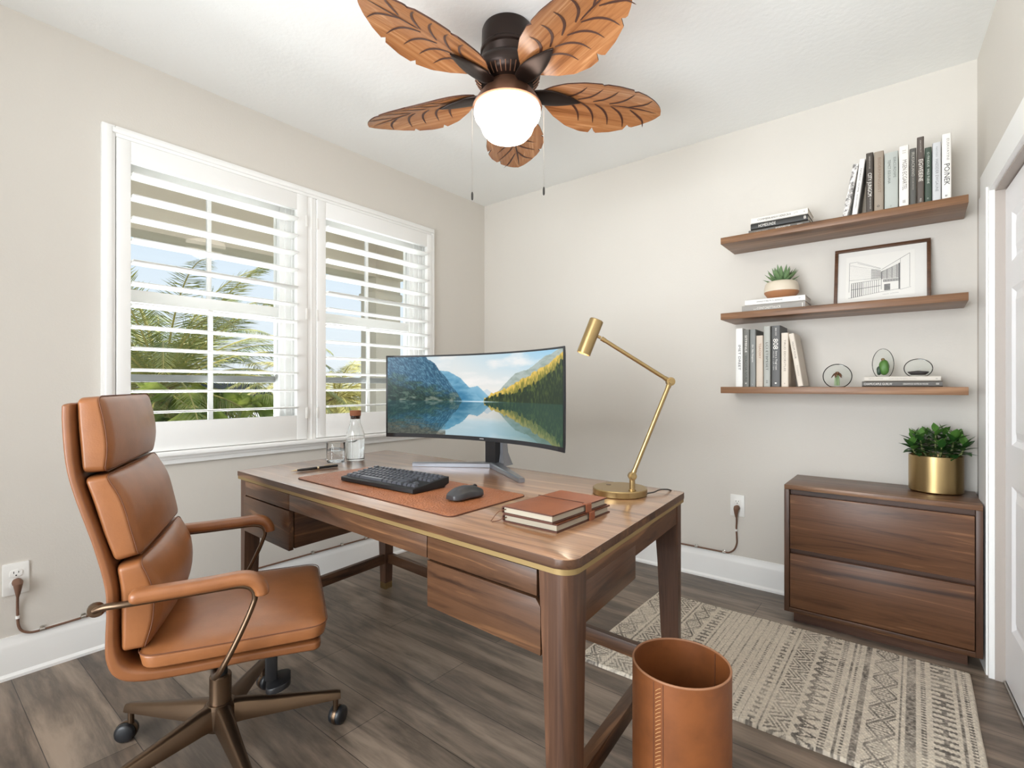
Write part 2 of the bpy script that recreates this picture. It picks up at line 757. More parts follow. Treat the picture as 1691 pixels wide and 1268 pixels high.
DY1, DY0, DZ0, DZ1 = -0.365, -1.13, 0.012, CZ - 0.012
b._new([dpt(DY0, DZ0, 0), dpt(DY1, DZ0, 0), dpt(DY1, DZ0, .035), dpt(DY0, DZ0, .035),
        dpt(DY0, DZ1, 0), dpt(DY1, DZ1, 0), dpt(DY1, DZ1, .035), dpt(DY0, DZ1, .035)],
       [(0, 3, 2, 1), (4, 5, 6, 7), (1, 2, 6, 5), (2, 3, 7, 6), (3, 0, 4, 7)])
pan = []
for (ya, yb) in ((-0.46, -0.71), (-0.79, -1.04)):
    for (za, zb) in ((0.22, 0.72), (0.86, 1.40), (1.49, 1.66)):
        pan.append((yb, ya, za, zb))
# face with panel holes as a grid
ysplit = sorted({DY0, DY1, *[p[0] for p in pan], *[p[1] for p in pan]})
zsplit = sorted({DZ0, DZ1, *[p[2] for p in pan], *[p[3] for p in pan]})
for i in range(len(ysplit) - 1):
    for j in range(len(zsplit) - 1):
        y0, y1, z0, z1 = ysplit[i], ysplit[i + 1], zsplit[j], zsplit[j + 1]
        if (y0, y1, z0, z1) in pan:
            rings = []
            for ins, dep in ((0, 0), (0.016, 0.009), (0.024, 0.009), (0.048, 0.002)):
                rings.append([dpt(y0 + ins, z0 + ins, dep), dpt(y1 - ins, z0 + ins, dep), dpt(y1 - ins, z1 - ins, dep), dpt(y0 + ins, z1 - ins, dep)])
            V = [p for r_ in rings for p in r_]
            F = []
            for q in range(3):
                for k in range(4):
                    F.append((q * 4 + k, q * 4 + (k + 1) % 4, q * 4 + 4 + (k + 1) % 4, q * 4 + 4 + k))
            F.append((12, 13, 14, 15))
            b._new(V, F)
        else:
            b.quad(dpt(y0, z0, 0), dpt(y1, z0, 0), dpt(y1, z1, 0), dpt(y0, z1, 0))
bmesh.ops.remove_doubles(b.bm, verts=b.bm.verts, dist=1e-5)
b.build('leaf_panel', door_white, door, angle=0)
b = MB()
b._new([dpt(-1.12, DZ0, -0.02), dpt(-1.9, DZ0, -0.02), dpt(-1.9, DZ0, .004), dpt(-1.12, DZ0, .004),
        dpt(-1.12, DZ1, -0.02), dpt(-1.9, DZ1, -0.02), dpt(-1.9, DZ1, .004), dpt(-1.12, DZ1, .004)],
       [(0, 3, 2, 1), (4, 5, 6, 7), (0, 1, 5, 4), (1, 2, 6, 5), (2, 3, 7, 6), (3, 0, 4, 7)])
b.build('second_leaf', door_white, door, angle=0)
b = MB()
rwall(b, -1.9, -0.37, 0.0, 0.008, 0.02, 0.03)
b.build('floor_guide', steel_clip, door, angle=0)
# closet interior so that nothing shows through
b = MB()
rwall(b, CY0, CY1, 0, CZ, 0.115, 0.13)
structure(b.build('wall_closet', mat('dark_closet', (60, 56, 52), 0.9), angle=0))


def baseboard(name, path_fn, L):
    """profile swept along a straight run; path_fn(s, out, z)"""
    prof = [(0.0, 0.0), (0.020, 0.0), (0.020, 0.010), (0.012, 0.020), (0.012, 0.112), (0.010, 0.122), (0.005, 0.134), (0.004, 0.15), (0.0, 0.15)]
    b = MB()
    n = len(prof)
    V = [path_fn(0, o, z) for o, z in prof] + [path_fn(L, o, z) for o, z in prof]
    F = [(i, (i + 1) % n, n + (i + 1) % n, n + i) for i in range(n)] + [tuple(range(n)), tuple(reversed(range(n, 2 * n)))]
    b._new(V, F)
    return structure(b.build(name, white_trim, angle=30))


baseboard('baseboard_left', lambda s, o, z: (o, YF + s, z), -YF)
baseboard('baseboard_back', lambda s, o, z: (0.0 + s, -o, z), 2.78)

# ------------------------------------------------------------------ window casing, windows, shutters
b = MB()
b.box((0, -2.330, 0.775), (0.022, -2.285, 2.131), 0.004)
b.box((0, -2.285, 2.086), (0.022, -0.556, 2.131), 0.004)
b.box((0, -0.556, 0.775), (0.022, -0.532, 2.131), 0.004)
b.box((0, -1.452, 0.775), (0.020, -1.400, 2.086), 0.003)
b.box((0.020, -1.4290, 0.775), (0.022, -1.4230, 2.086))
b.box((0, -2.318, 0.785), (0.030, -2.296, 2.121), 0.003)
b.box((0, -2.296, 2.100), (0.030, -0.54, 2.121), 0.003)
structure(b.build('trim_2', white_trim, angle=30))
b = MB()
b.box((-0.02, -2.365, 0.757), (0.052, -0.50, 0.777), 0.005)
b.box((0, -2.335, 0.718), (0.018, -0.527, 0.757), 0.004)
b.box((0, -2.335, 0.740), (0.028, -0.527, 0.757), 0.004)
structure(b.build('trim_3', white_trim, angle=30))

screen_grey = mat('grey_screen_bar', (178, 178, 178), 0.5)
vinyl = mat('white_vinyl_frame', (240, 240, 238), 0.4)
for wi, (y0, y1, gy0, gy1, my) in enumerate(((-2.275, -1.455, -2.225, -1.555, -1.888), (-1.395, -0.565, -1.345, -0.668, -0.986)), 1):
    w = bpy.data.objects.new('window_%d' % wi, None)
    COL.objects.link(w)
    w.location = (-0.1, (y0 + y1) / 2, HZ0)
    w['kind'] = 'structure'
    oy, oz = (y0 + y1) / 2, HZ0
    L = lambda x, y, z: (x + 0.1, y - oy, z - oz)

    def bx(b, lo, hi, bev=0.003):
        b.box(L(*lo), L(*hi), bev)
    b = MB()
    bx(b, (-0.145, y0, HZ0), (-0.075, gy0, HZ1))
    bx(b, (-0.145, gy1, HZ0), (-0.075, y1, HZ1))
    bx(b, (-0.145, gy0, HZ0), (-0.075, gy1, 0.885))
    bx(b, (-0.145, gy0, 1.985), (-0.075, gy1, HZ1))
    bx(b, (-0.128, gy0, 1.430), (-0.085, gy1, 1.485))
    for k in range(3):     # stepped jamb liner seen past the louvres
        bx(b, (-0.075 + 0.018 * k, gy1 + 0.026 * (k + 1), HZ0), (-0.060 + 0.018 * k, y1, HZ1), 0.002)
    b.build('frame', vinyl, w, angle=30)
    b = MB()
    bx(b, (-0.118, my - 0.010, 1.485), (-0.102, my + 0.010, 1.985), 0.002)
    bx(b, (-0.104, my - 0.009, 0.885), (-0.090, my + 0.013, 1.430), 0.002)
    b.build('muntin', vinyl, w, angle=30)
    b = MB()
    bx(b, (-0.114, gy0, 1.485), (-0.110, gy1, 1.985), 0)
    b.build('pane', pane_m, w, angle=0)
    b = MB()
    bx(b, (-0.100, gy0, 0.885), (-0.096, gy1, 1.430), 0)
    b.build('pane', pane_m, w, angle=0)
    b = MB()
    bx(b, (-0.140, gy0, 1.082), (-0.130, gy1, 1.116), 0.002)
    b.build('screen_bar', screen_grey, w, angle=30)

# plantation shutters: frame panel plus twelve louvres each
for si, (y0, y1, oy0, oy1, lab) in enumerate(((-2.283, -1.454, -2.234, -1.512, 'white plantation shutter in the window beside the leather chair, louvers open'),
                                              (-1.398, -0.558, -1.345, -0.602, 'white plantation shutter in the window behind the monitor, louvers open'))):
    t = thing('plantation_shutter', lab, 'shutter', (0.0, (y0 + y1) / 2, 0.778), group='plantation shutters')
    oc = (y0 + y1) / 2
    zb = 0.778
    z0, z1, oz0, oz1 = 0.780, 2.084, 0.908, 1.998
    b = MB()
    b.box((-0.004, y0 + .0008 - oc, z0 - zb), (0.026, oy0 - oc, z1 - zb), 0.002)
    b.build('stile', white_trim, t, angle=30)
    b = MB()
    b.box((-0.004, oy1 - oc, z0 - zb), (0.026, y1 - .0008 - oc, z1 - zb), 0.002)
    b.build('stile', white_trim, t, angle=30)
    b = MB()
    b.box((-0.004, oy0 - oc, oz1 - zb), (0.0255, oy1 - oc, z1 - zb), 0.002)
    b.build('top_rail', white_trim, t, angle=30)
    b = MB()
    b.box((-0.004, oy0 - oc, z0 - zb), (0.0255, oy1 - oc, oz0 - zb), 0.002)
    b.build('bottom_rail', white_trim, t, angle=30)
    hl = (y1 - .003 if si == 0 else y0 + .003)
    for hz in (0.92, 1.45, 1.95):
        b = MB()
        b.box((0.020, hl - oc - 0.006, hz - zb - 0.03), (0.029, hl - oc + 0.006, hz - zb + 0.03), 0.002)
        b.build('hinge', white_plate, t, angle=30)
    # one louvre section (elliptical blade)
    ln = (oy1 - oy0) / 2
    sec = []
    for k in range(16):
        a = 2 * PI * k / 16
        sec.append((0.0435 * math.cos(a), 0.0056 * math.sin(a)))
    b = MB()
    b.prism(sec, -ln + 0.003, ln - 0.003, lambda u, v, h: (u, h, v))
    lv = b.build('louver', white_louver, t, angle=50)
    for k in range(12):
        z = 1.946 - 0.0905 * k
        o = lv if k == 0 else lv.copy()
        if k:
            COL.objects.link(o)
            o.parent = t
        o.location = (0.010, (oy0 + oy1) / 2 - oc, z - zb)
        o.rotation_euler = (0, R(-4.0), 0)

# ------------------------------------------------------------------ outside: porch, palms
stucco = plaster('porch_stucco', (206, 198, 186), 60, 0.3)
b = MB()
b.box((-2.28, -6.0, 2.25), (-2.0, 0.80, 2.62))
b.box((-2.28, 0.47, 2.25), (-0.16, 0.80, 2.62))
structure(b.build('porch_beam', stucco, angle=0))
b = MB()
b.box((-2.6, -6.0, 2.62), (-0.16, 1.1, 2.72))
structure(b.build('porch_ceiling', plaster('soffit_paint', (222, 214, 200), 50, 0.2), angle=0))
b = MB()
b.box((-2.275, 0.47, -0.2), (-2.0, 0.80, 2.25))
b.box((-2.295, 0.45, 2.02), (-1.98, 0.82, 2.10), 0.01)
structure(b.build('porch_column', stucco, angle=30))
b = MB()
b.box((-40, -40, -0.3), (-0.16, 40, -0.2))
b.box((-0.16, 0.16, -0.3), (40, 40, -0.2))
g_m = mat('garden_ground', (176, 166, 146), 0.9)
n = N(g_m)
n.color(n.ramp(n.noise(n.coords(), 0.9, 5, 0.6), [(0.35, (112, 124, 74)), (0.6, (196, 188, 172))]))
structure(b.build('ground', g_m, angle=0))
b = MB()
b.box((-2.7, -6.0, -0.2), (-0.16, 1.2, -0.14))
structure(b.build('porch_slab', mat('porch_concrete', (190, 186, 178), 0.9), angle=0))


def frond_mat(name, c1, c2):
    m = mat(name, c1, 0.5)
    n = N(m)
    n.color(n.ramp(n.noise(n.coords(), 2.5, 3), [(0.35, c1), (0.65, c2)]))
    n.b.inputs['Transmission Weight'].default_value = 0.0
    return m


fr_green = frond_mat('palm_leaflets', (104, 124, 66), (196, 194, 116))
fr_dark = frond_mat('palm_leaflets_grey_green', (88, 106, 66), (150, 158, 100))  # duller grey green for the left palm and the shrubs
fr_yel = frond_mat('palm_leaflets_yellow', (150, 154, 84), (222, 208, 136))
fr_fan = frond_mat('fan_palm_leaflets', (140, 166, 72), (206, 214, 118))
trunk_m = mat('palm_trunk', (132, 108, 82), 0.95)
rach_m = mat('palm_rachis', (190, 178, 110), 0.6)


def feather_frond(b, base, az, el, L, droop, rnd, wid=0.30, n=56):
    """arching feather frond; base point, azimuth, start elevation"""
    pts = []
    p = Vector(base)
    e = el
    st = L / n
    for i in range(n + 1):
        pts.append(p.copy())
        p = p + Vector((math.cos(az) * math.cos(e), math.sin(az) * math.cos(e), math.sin(e))) * st
        e -= droop / n * (0.5 + 1.0 * i / n)
    b.mi = 1
    b.tube(pts[::3] + [pts[-1]], [0.014 * (1 - 0.8 * i / (len(pts[::3]))) for i in range(len(pts[::3]) + 1)], 5)
    b.mi = 0
    side = Vector((-math.sin(az), math.cos(az), 0))
    for i in range(4, n + 1):
        t = (pts[i] - pts[i - 1]).normalized()
        s = i / n
        up = side.cross(t).normalized() * (1 if t.z < 2 else 1)
        ll = wid * (math.sin(PI * (0.12 + 0.83 * s)) ** 0.7)
        for sg in (-1, 1):
            for hh in (0.0, 0.5):
                o = pts[i] - t * st * hh
                d = (side * sg * (0.75 + rnd.uniform(-.1, .1)) + t * (0.70 + 0.25 * s) + up * rnd.uniform(0.05, 0.4) - Vector((0, 0, rnd.uniform(0.0, 0.25)))).normalized()
                tip = o + d * ll * rnd.uniform(0.8, 1.08)
                w = t * 0.0062
                mid = o + d * ll * 0.5 + Vector((0, 0, 0.006))
                b._new([o - w * 0.7, o + w * 0.7, mid + w, mid - w, tip], [(0, 1, 2, 3), (3, 2, 4)])


def palm(name, label, loc, ht, nf, L, rnd_seed, mats, els=(-0.3, 1.25), wid=0.30, extra=()):
    rnd = random.Random(rnd_seed)
    t = thing(name, label, 'palm tree', loc)
    b = MB()
    prof = []
    for i in range(17):
        prof.append((0.15 - 0.02 * i / 16 + (0.018 if i % 2 else 0), ht * i / 16))
    b.lathe([(0, 0)] + prof + [(0, ht)], 14)
    b.build('trunk', trunk_m, t)
    b = MB()
    for k in range(nf):
        u = k / (nf - 1)
        az = k * 2.39996 + rnd.uniform(-.15, .15)
        el = els[0] + (els[1] - els[0]) * u + rnd.uniform(-.1, .1)
        feather_frond(b, (0.05 * math.cos(az), 0.05 * math.sin(az), ht - 0.02), az, el, L * rnd.uniform(.85, 1.08), 1.3 + rnd.uniform(-.2, .3), rnd, wid)
    for az, el, ln in extra:
        feather_frond(b, (0, 0, ht), R(az), R(el), ln, 0.55, rnd, wid * .9, 62)
    b.build('fronds', [mats, rach_m], t, angle=0, recalc=False)
    return t


palm('date_palm', 'tall feathery palm with arching fronds outside the window beside the chair', (-4.6, -0.75, -0.2), 1.25, 74, 2.4, 4, fr_green, (-0.85, 1.35), 0.36, ((222, 52, 2.5), (215, 38, 2.3), (40, 62, 2.2), (30, 45, 2.1)))
palm('date_palm', 'grey green feathery palm standing left of the larger palm outside the window', (-6.2, -4.0, -0.2), 0.9, 44, 2.1, 9, fr_dark, (-0.5, 1.0), 0.34)
palm('date_palm', 'golden green palm seen between the porch column and window frame', (-6.1, 2.55, -0.2), 1.05, 50, 2.0, 14, fr_yel, (-0.6, 0.95), 0.32)


def fan_palm(label, loc, ht, nl, seed, m):
    rnd = random.Random(seed)
    t = thing('fan_palm', label, 'palm tree', loc)
    b = MB()
    b.lathe([(0, 0), (0.12, 0), (0.10, ht), (0, ht)], 10)
    b.build('trunk', trunk_m, t)
    b = MB()
    for k in range(nl):
        az = k * 2.39996
        el = rnd.uniform(0.0, 1.2)
        ln = rnd.uniform(0.5, 0.8)
        d = Vector((math.cos(az) * math.cos(el), math.sin(az) * math.cos(el), math.sin(el)))
        p0 = Vector((0, 0, ht))
        p1 = p0 + d * ln
        b.mi = 1
        b.tube([p0, (p0 + p1) / 2 + Vector((0, 0, .03)), p1], 0.008, 5)
        b.mi = 0
        s = d.cross(Vector((0, 0, 1))).normalized()
        u = s.cross(d).normalized()
        for q in range(37):
            a = R(-130 + 260 * q / 36)
            dd = d * math.cos(a) + s * math.sin(a)
            L = rnd.uniform(0.32, 0.40) * (0.75 + 0.25 * math.cos(a))
            w = (s * math.cos(a) - d * math.sin(a)) * 0.0062
            tip = p1 + dd * L - u * 0.10 - Vector((0, 0, rnd.uniform(0.02, 0.12)))
            mid = p1 + dd * L * 0.55
            b._new([p1, mid + w, tip, mid - w], [(0, 1, 2), (0, 2, 3)])
    b.build('fronds', [m, rach_m], t, angle=0, recalc=False)


fan_palm('bright green fan palm low in front of the tall feathery palm', (-3.7, -0.45, -0.2), 0.70, 11, 3, fr_fan)


def shrub(label, loc, rx, rz, seed, m):
    rnd = random.Random(seed)
    b = MB()
    for k in range(900):
        a = rnd.uniform(0, 2 * PI)
        z = rnd.uniform(0, 1)
        rr = math.sqrt(max(0, 1 - (z * 0.95) ** 2)) * rnd.uniform(0.75, 1.0)
        p = Vector((rx * rr * math.cos(a), rx * rr * math.sin(a), rz * z))
        d = Vector((math.cos(a) + rnd.uniform(-.6, .6), math.sin(a) + rnd.uniform(-.6, .6), rnd.uniform(-.2, 1))).normalized()
        s = d.cross(Vector((rnd.uniform(-1, 1), rnd.uniform(-1, 1), 1))).normalized() * 0.035
        b._new([p, p + d * 0.07 + s, p + d * 0.16, p + d * 0.07 - s], [(0, 1, 2, 3)])
    o = b.build('shrub', m, angle=0, recalc=False)
    o.location = loc
    tag(o, label, 'shrub')


shrub('low rounded shrub beyond the grey green palm outside', (-8.4, -3.2, -0.2), 1.2, 1.05, 21, fr_dark)
shrub('low rounded shrub far behind the feathery palms outside', (-8.6, 0.4, -0.2), 1.2, 1.0, 22, fr_dark)
# parked cars across the drive


def car(label, rgb, loc, rz):
    t = thing('car', label, 'car', loc, rz)
    b = MB()
    body = [(-2.1, .28), (2.1, .28), (2.18, .55), (2.05, .78), (1.1, .92), (-1.75, .95), (-2.15, .80)]
    b.prism(body, -.86, .86, lambda u, v, h: (u, h, v), bev=.06)
    b.prism([(1.05, .90), (.35, 1.38), (-1.1, 1.42), (-1.75, .93)], -.72, .72, lambda u, v, h: (u, h, v), bev=.06)
    b.build('body', mat('car_paint_%d' % rgb[0], rgb, .25), t, angle=30)
    b = MB()
    b.prism([(.90, .95), (.33, 1.33), (-1.02, 1.36), (-1.5, .97)], -.735, .735, lambda u, v, h: (u, h, v))
    b.build('side_window', mat('car_glass', (40, 46, 52), .1), t, angle=0)
    for x in (-1.35, 1.35):
        for y in (-.80, .80):
            b = MB()
            b.lathe([(0, -.1), (.30, -.1), (.32, 0), (.30, .1), (0, .1)], 20, mtx=Matrix.Translation((x, y, .32)) @ Matrix.Rotation(R(90), 4, 'X'))
            b.build('wheel', mat('car_tyre', (34, 34, 36), .8), t)


car('white parked car seen low through the window between the palm trunks', (236, 236, 238), (-12.2, 3.4, -0.2), R(70))
car('dark grey parked car seen low at the left of the window', (84, 86, 92), (-12.6, -1.9, -0.2), R(82))

# ------------------------------------------------------------------ desk
DX, DY = 1.209, -1.617
EX = Vector((1.6335, -0.0665, 0)) / 1.635
EV = Vector((-0.0645, 0.7955, 0)) / 0.798


def DM(x, y, z):
    v = EX * x + EV * y
    return Vector((v.x, v.y, z))


DT = 0.72
desk = thing('desk', 'walnut writing desk with a thin brass inlay, drawers and tapered legs', 'desk', (DX, DY, 0))


def dpart(b, name, m, parent=None, angle=35):
    b.map(DM)
    return b.build(name, m, parent or desk, angle)


HX, HY2 = 0.8175, 0.399
b = MB()


def top_outline(k):
    """desk outline: generous radius at the front right corner, tight elsewhere"""
    P = []
    for cx, cy, a0, r in ((1, 1, 0, .012), (-1, 1, 90, .012), (-1, -1, 180, .010), (1, -1, 270, .042)):
        for i in range(9):
            a = R(a0 + 90 * i / 8)
            P.append((cx * (HX - k - r) + r * math.cos(a), cy * (HY2 - k - r) + r * math.sin(a)))
    return P


b.prism(top_outline(0), 0.700, DT, bev=0.0022)
bmesh.ops.recalc_face_normals(b.bm, faces=b.bm.faces)
for f in b.bm.faces:
    f.material_index = 0 if f.normal.z > 0.5 else 1
dpart(b, 'desktop', [walnut_top, walnut_x])
b = MB()
b.prism(top_outline(.0015), 0.6885, 0.700)
dpart(b, 'inlay_strip', brass_strip)


def leg_poly(sx_, sy_, wx, wy, r):
    """outline of a leg section, outer corner rounded, outer faces fixed at the desk edge"""
    X, Y = HX - 0.004, HY2 - 0.004
    P = [(X - wx, Y - wy), (X, Y - wy)]
    for i in range(7):
        a = R(90 * i / 6)
        P.append((X - r + r * math.cos(a), Y - r + r * math.sin(a)))
    P.append((X - wx, Y))
    return [(sx_ * p[0], sy_ * p[1]) for p in P]


for sx_, sy_ in ((-1, -1), (1, -1), (1, 1), (-1, 1)):
    b = MB()
    levels = [(0.032, 0.046, 0.046), (0.30, 0.060, 0.058), (0.50, 0.068, 0.064), (0.60, 0.074, 0.070), (0.6885, 0.078, 0.070)]
    rings = []
    for z, wx, wy in levels:
        rings.append([b.bm.verts.new((x, y, z)) for x, y in leg_poly(sx_, sy_, wx, wy, 0.034)])
    n_ = len(rings[0])
    for a_, c_ in zip(rings, rings[1:]):
        for k in range(n_):
            b.bm.faces.new((a_[k], a_[(k + 1) % n_], c_[(k + 1) % n_], c_[k]))
    b.bm.faces.new(rings[0])
    b.bm.faces.new(rings[-1])
    lg = dpart(b, 'leg', walnut_z)
    b = MB()
    b.prism(leg_poly(sx_, sy_, 0.0455, 0.0455, 0.033), 0.0, 0.032)
    dpart(b, 'foot_cap', brass, lg)

# aprons (sides and back)
b = MB()
b.box((HX - 0.026, -0.33, 0.632), (HX - 0.006, 0.33, 0.6885))
dpart(b, 'side_apron', walnut_y)
b = MB()
b.box((HX - 0.0255, -0.335, 0.575), (HX - 0.0055, -0.036, 0.660), 0.001)
dpart(b, 'side_panel', walnut_y)
b = MB()
b.box((-HX + 0.006, -0.33, 0.632), (-HX + 0.026, 0.33, 0.6885))
dpart(b, 'side_apron', walnut_y)
b = MB()
b.box((-0.745, HY2 - 0.026, 0.632), (0.745, HY2 - 0.006, 0.6885))
dpart(b, 'back_apron', walnut_x)
# under-top carcass
b = MB()
b.box((-0.765, -0.372, 0.634), (0.728, 0.0, 0.6885))
dpart(b, 'drawer_carcass', walnut_x)
# frieze drawers
for x0, x1 in ((-0.7385, -0.3675), (-0.3645, 0.3795), (0.3825, 0.7305)):
    b = MB()
    b.box((x0, -HY2 + 0.003, 0.632), (x1, -HY2 + 0.026, 0.6865), 0.0012)
    dpart(b, 'drawer', walnut_x)
# pedestal boxes with a drawer front each
b = MB()
b.box((-0.760, -0.374, 0.492), (-0.366, -0.085, 0.632), 0.001)
dpart(b, 'pedestal_box', walnut_y)
b = MB()
b.box((-0.757, -HY2 + 0.003, 0.488), (-0.366, -0.378, 0.627), 0.0015)
dpart(b, 'drawer', walnut_x)
b = MB()
b.box((0.384, -0.374, 0.520), (0.735, -0.060, 0.632), 0.001)
dpart(b, 'pedestal_box', walnut_y)
b = MB()
b.prism([(0.3825, 0.5130), (0.7405, 0.5130), (0.7405, 0.6120), (0.728, 0.6270), (0.3825, 0.6270)], -HY2 + 0.002, -0.378, lambda u, v, h: (u, h, v), bev=0.0012)
dpart(b, 'drawer', walnut_x)
# stretchers
b = MB()
b.box((-0.790, -0.352, 0.136), (-0.766, 0.352, 0.185), 0.002)
dpart(b, 'stretcher', walnut_y)
b = MB()
b.box((0.726, -0.352, 0.136), (0.760, 0.352, 0.185), 0.002)
dpart(b, 'stretcher', walnut_y)
b = MB()
b.box((-0.780, 0.362, 0.136), (0.780, 0.388, 0.185), 0.002)
dpart(b, 'stretcher', walnut_x)

# ------------------------------------------------------------------ leather desk pad, keyboard, mouse
t = thing('desk_pad', 'pebbled tan leather desk pad under the keyboard and mouse', 'desk pad', (1.208, -1.773, DT), R(-2.4))
b = MB()
b.prism([(x + (-y) * 0.145 * 0.35, y) for x, y in rounded_rect(-0.424, -0.166, 0.424, 0.166, 0.022, 6)], 0.0006, 0.0040, bev=0.0012)
b.build('pad', mat_leather, t)
b = MB()
ed = [(x + (-y) * 0.145 * 0.35, y, 0.0016) for x, y in rounded_rect(-0.4245, -0.1665, 0.4245, 0.1665, 0.022, 6)]
b.tube(ed, 0.0016, 6, closed=True)
b.build('edge', book_edge, t)
PADZ = DT + 0.0042

kb = thing('keyboard', 'black mechanical keyboard lying on the tan desk pad', 'keyboard', (1.163, -1.772, PADZ), R(1.5))
KW, KD = 0.378, 0.162


def kz(y):      # top of the case rises to the back
    return 0.017 + (y + KD / 2) / KD * 0.017


b = MB()
prof = [(-KD / 2, 0.004), (-KD / 2 + 0.006, 0.0005), (KD / 2 - 0.02, 0.0005), (KD / 2 - 0.02, 0.008), (KD / 2, 0.012), (KD / 2, kz(KD / 2)), (-KD / 2 + .002, kz(-KD / 2)), (-KD / 2, kz(-KD / 2) - .002)]
b.prism(prof, -KW / 2, KW / 2, lambda u, v, h: (h, u, v), bev=0.002)
b.build('case', mat('keyboard_case', (15, 15, 17), 0.5), kb)
U = 0.0198


def keycap(w):
    b = MB()
    hw, hd = w / 2 - 0.0014, U / 2 - 0.0014
    rings = []
    for z, ins in ((0, 0), (0.0065, 0.0022), (0.0078, 0.0034)):
        rings.append([b.bm.verts.new(p) for p in ((-hw + ins, -hd + ins, z), (hw - ins, -hd + ins, z), (hw - ins, hd - ins, z), (-hw + ins, hd - ins, z))])
    for a_, c_ in zip(rings, rings[1:]):
        for k in range(4):
            b.bm.faces.new((a_[k], a_[(k + 1) % 4], c_[(k + 1) % 4], c_[k]))
    b.bm.faces.new(rings[-1])
    return b.build('key', key_mat, kb, angle=0)


KEYS = {}
rows = [
    [1, -1, 1, 1, 1, 1, -.5, 1, 1, 1, 1, -.5, 1, 1, 1, 1, -.25, 1, 1, 1],
    [1] * 13 + [2, -.25, 1, 1, 1],
    [1.5] + [1] * 12 + [1.5, -.25, 1, 1, 1],
    [1.75] + [1] * 11 + [2.25],
    [2.25] + [1] * 10 + [2.75, -1.25, 1],
    [1.25, 1.25, 1.25, 6.25, 1.25, 1.25, 1.25, 1.25, -.25, 1, 1, 1],
]
for r_, row in enumerate(rows):
    x = -9.125 * U
    y = KD / 2 - 0.021 - r_ * U * 1.12 - (0.0 if r_ == 0 else 0.005)
    for w_ in row:
        if w_ > 0:
            if w_ not in KEYS:
                KEYS[w_] = keycap(w_ * U)
                o = KEYS[w_]
            else:
                o = KEYS[w_].copy()
                COL.objects.link(o)
            o.parent = kb
            o.location = (x + w_ * U / 2, y, kz(y) - 0.0005)
            o.rotation_euler = (math.atan(0.017 / KD), 0, 0)
        x += abs(w_) * U

ms = thing('computer_mouse', 'black wireless mouse on the tan desk pad right of the keyboard', 'mouse', (1.517, -1.782, PADZ), R(-4))


def mouse_fn(x, y, z):
    # unit box -> mouse body ; y forward
    u = y
    wd = 0.034 * (1 - 0.12 * (1 - abs(u)) ** 2 + 0.02 * u) * (1 - 0.25 * max(0, abs(u) - 0.75))
    ht = 0.040 * (1 - 0.30 * max(0, u) ** 1.3 - 0.42 * max(0, -u) ** 3)
    zz = (z + 1) / 2
    k = 1 - 0.22 * zz ** 2
    return (x * wd * k, u * 0.060, zz * ht * (1 - 0.28 * x * x * zz))


b = MB()
b.rbox(1, 1, 1, 0.55, 6, (6, 6, 2), mouse_fn)
b.build('body', charcoal, ms, angle=60)
b = MB()
b.lathe([(0, -0.003), (0.007, -0.003), (0.008, 0), (0.007, 0.003), (0, 0.003)], 18, mtx=Matrix.Translation((0, 0.040, 0.0305)) @ Matrix.Rotation(R(90), 4, 'Y'))
b.build('scroll_wheel', black_plastic, ms)
b = MB()
b.tube([(0, 0.022 + 0.0035 * i, mouse_fn(0, (0.022 + 0.0035 * i) / 0.06, 1)[2] + 0.0002) for i in range(9)], 0.0006, 6)
b.build('button_gap', dark_slot, ms)

# ------------------------------------------------------------------ monitor (curved)
MX, MY = 1.168, -1.322     # centre of the screen surface at mid width
MR = 1.0
mon = thing('monitor', 'curved ultrawide monitor showing a mountain lake on the walnut desk', 'monitor', (MX, MY, DT), R(1.9))
MHW = 0.4685
MZ0, MZ1 = 0.116, 0.479      # above the desk


def mon_pt(u, d, z):
    """u: arc position in metres from centre, d: depth behind the screen surface"""
    a = u / MR
    return Vector(((MR + d) * math.sin(a), (MR + d) * math.cos(a) - MR, z))


HA = MR * math.asin(MHW / MR)
b = MB()
# housing: outer shell with bezel
segs = 40
ring_prof = [(0.000, MZ0, 0), (0.000, MZ1, 0), (0.006, MZ1 + 0.002, 0), (0.022, MZ1 + .001, 0), (0.034, MZ1 - 0.03, 0), (0.040, (MZ0 + MZ1) / 2, 0), (0.034, MZ0 + 0.03, 0), (0.022, MZ0 - .001, 0), (0.006, MZ0 - 0.002, 0)]
cols = []
for i in range(segs + 1):
    u = -HA + 2 * HA * i / segs
    edge = min(1.0, 0.16 + 0.84 * max(0.0, (HA - abs(u)) / 0.16) ** 0.8)
    cols.append([b.bm.verts.new(mon_pt(u, d * edge, z)) for d, z, _ in ring_prof])
for c0, c1 in zip(cols, cols[1:]):
    for k in range(len(ring_prof)):
        k2 = (k + 1) % len(ring_prof)
        b.bm.faces.new((c0[k], c0[k2], c1[k2], c1[k]))
b.bm.faces.new(cols[0])
b.bm.faces.new(list(reversed(cols[-1])))
b.build('housing', mat('monitor_bezel', (30, 31, 34), 0.45), mon, angle=40)


def vnoise(x, y, seed=0):
    """smooth value noise on numpy arrays"""
    rs = np.random.RandomState(seed)
    T = rs.rand(64, 64)
    xi, yi = np.floor(x).astype(int), np.floor(y).astype(int)
    fx, fy = x - xi, y - yi
    fx, fy = fx * fx * (3 - 2 * fx), fy * fy * (3 - 2 * fy)
    g = lambda a, c: T[a % 64, c % 64]
    return (g(xi, yi) * (1 - fx) + g(xi + 1, yi) * fx) * (1 - fy) + (g(xi, yi + 1) * (1 - fx) + g(xi + 1, yi + 1) * fx) * fy


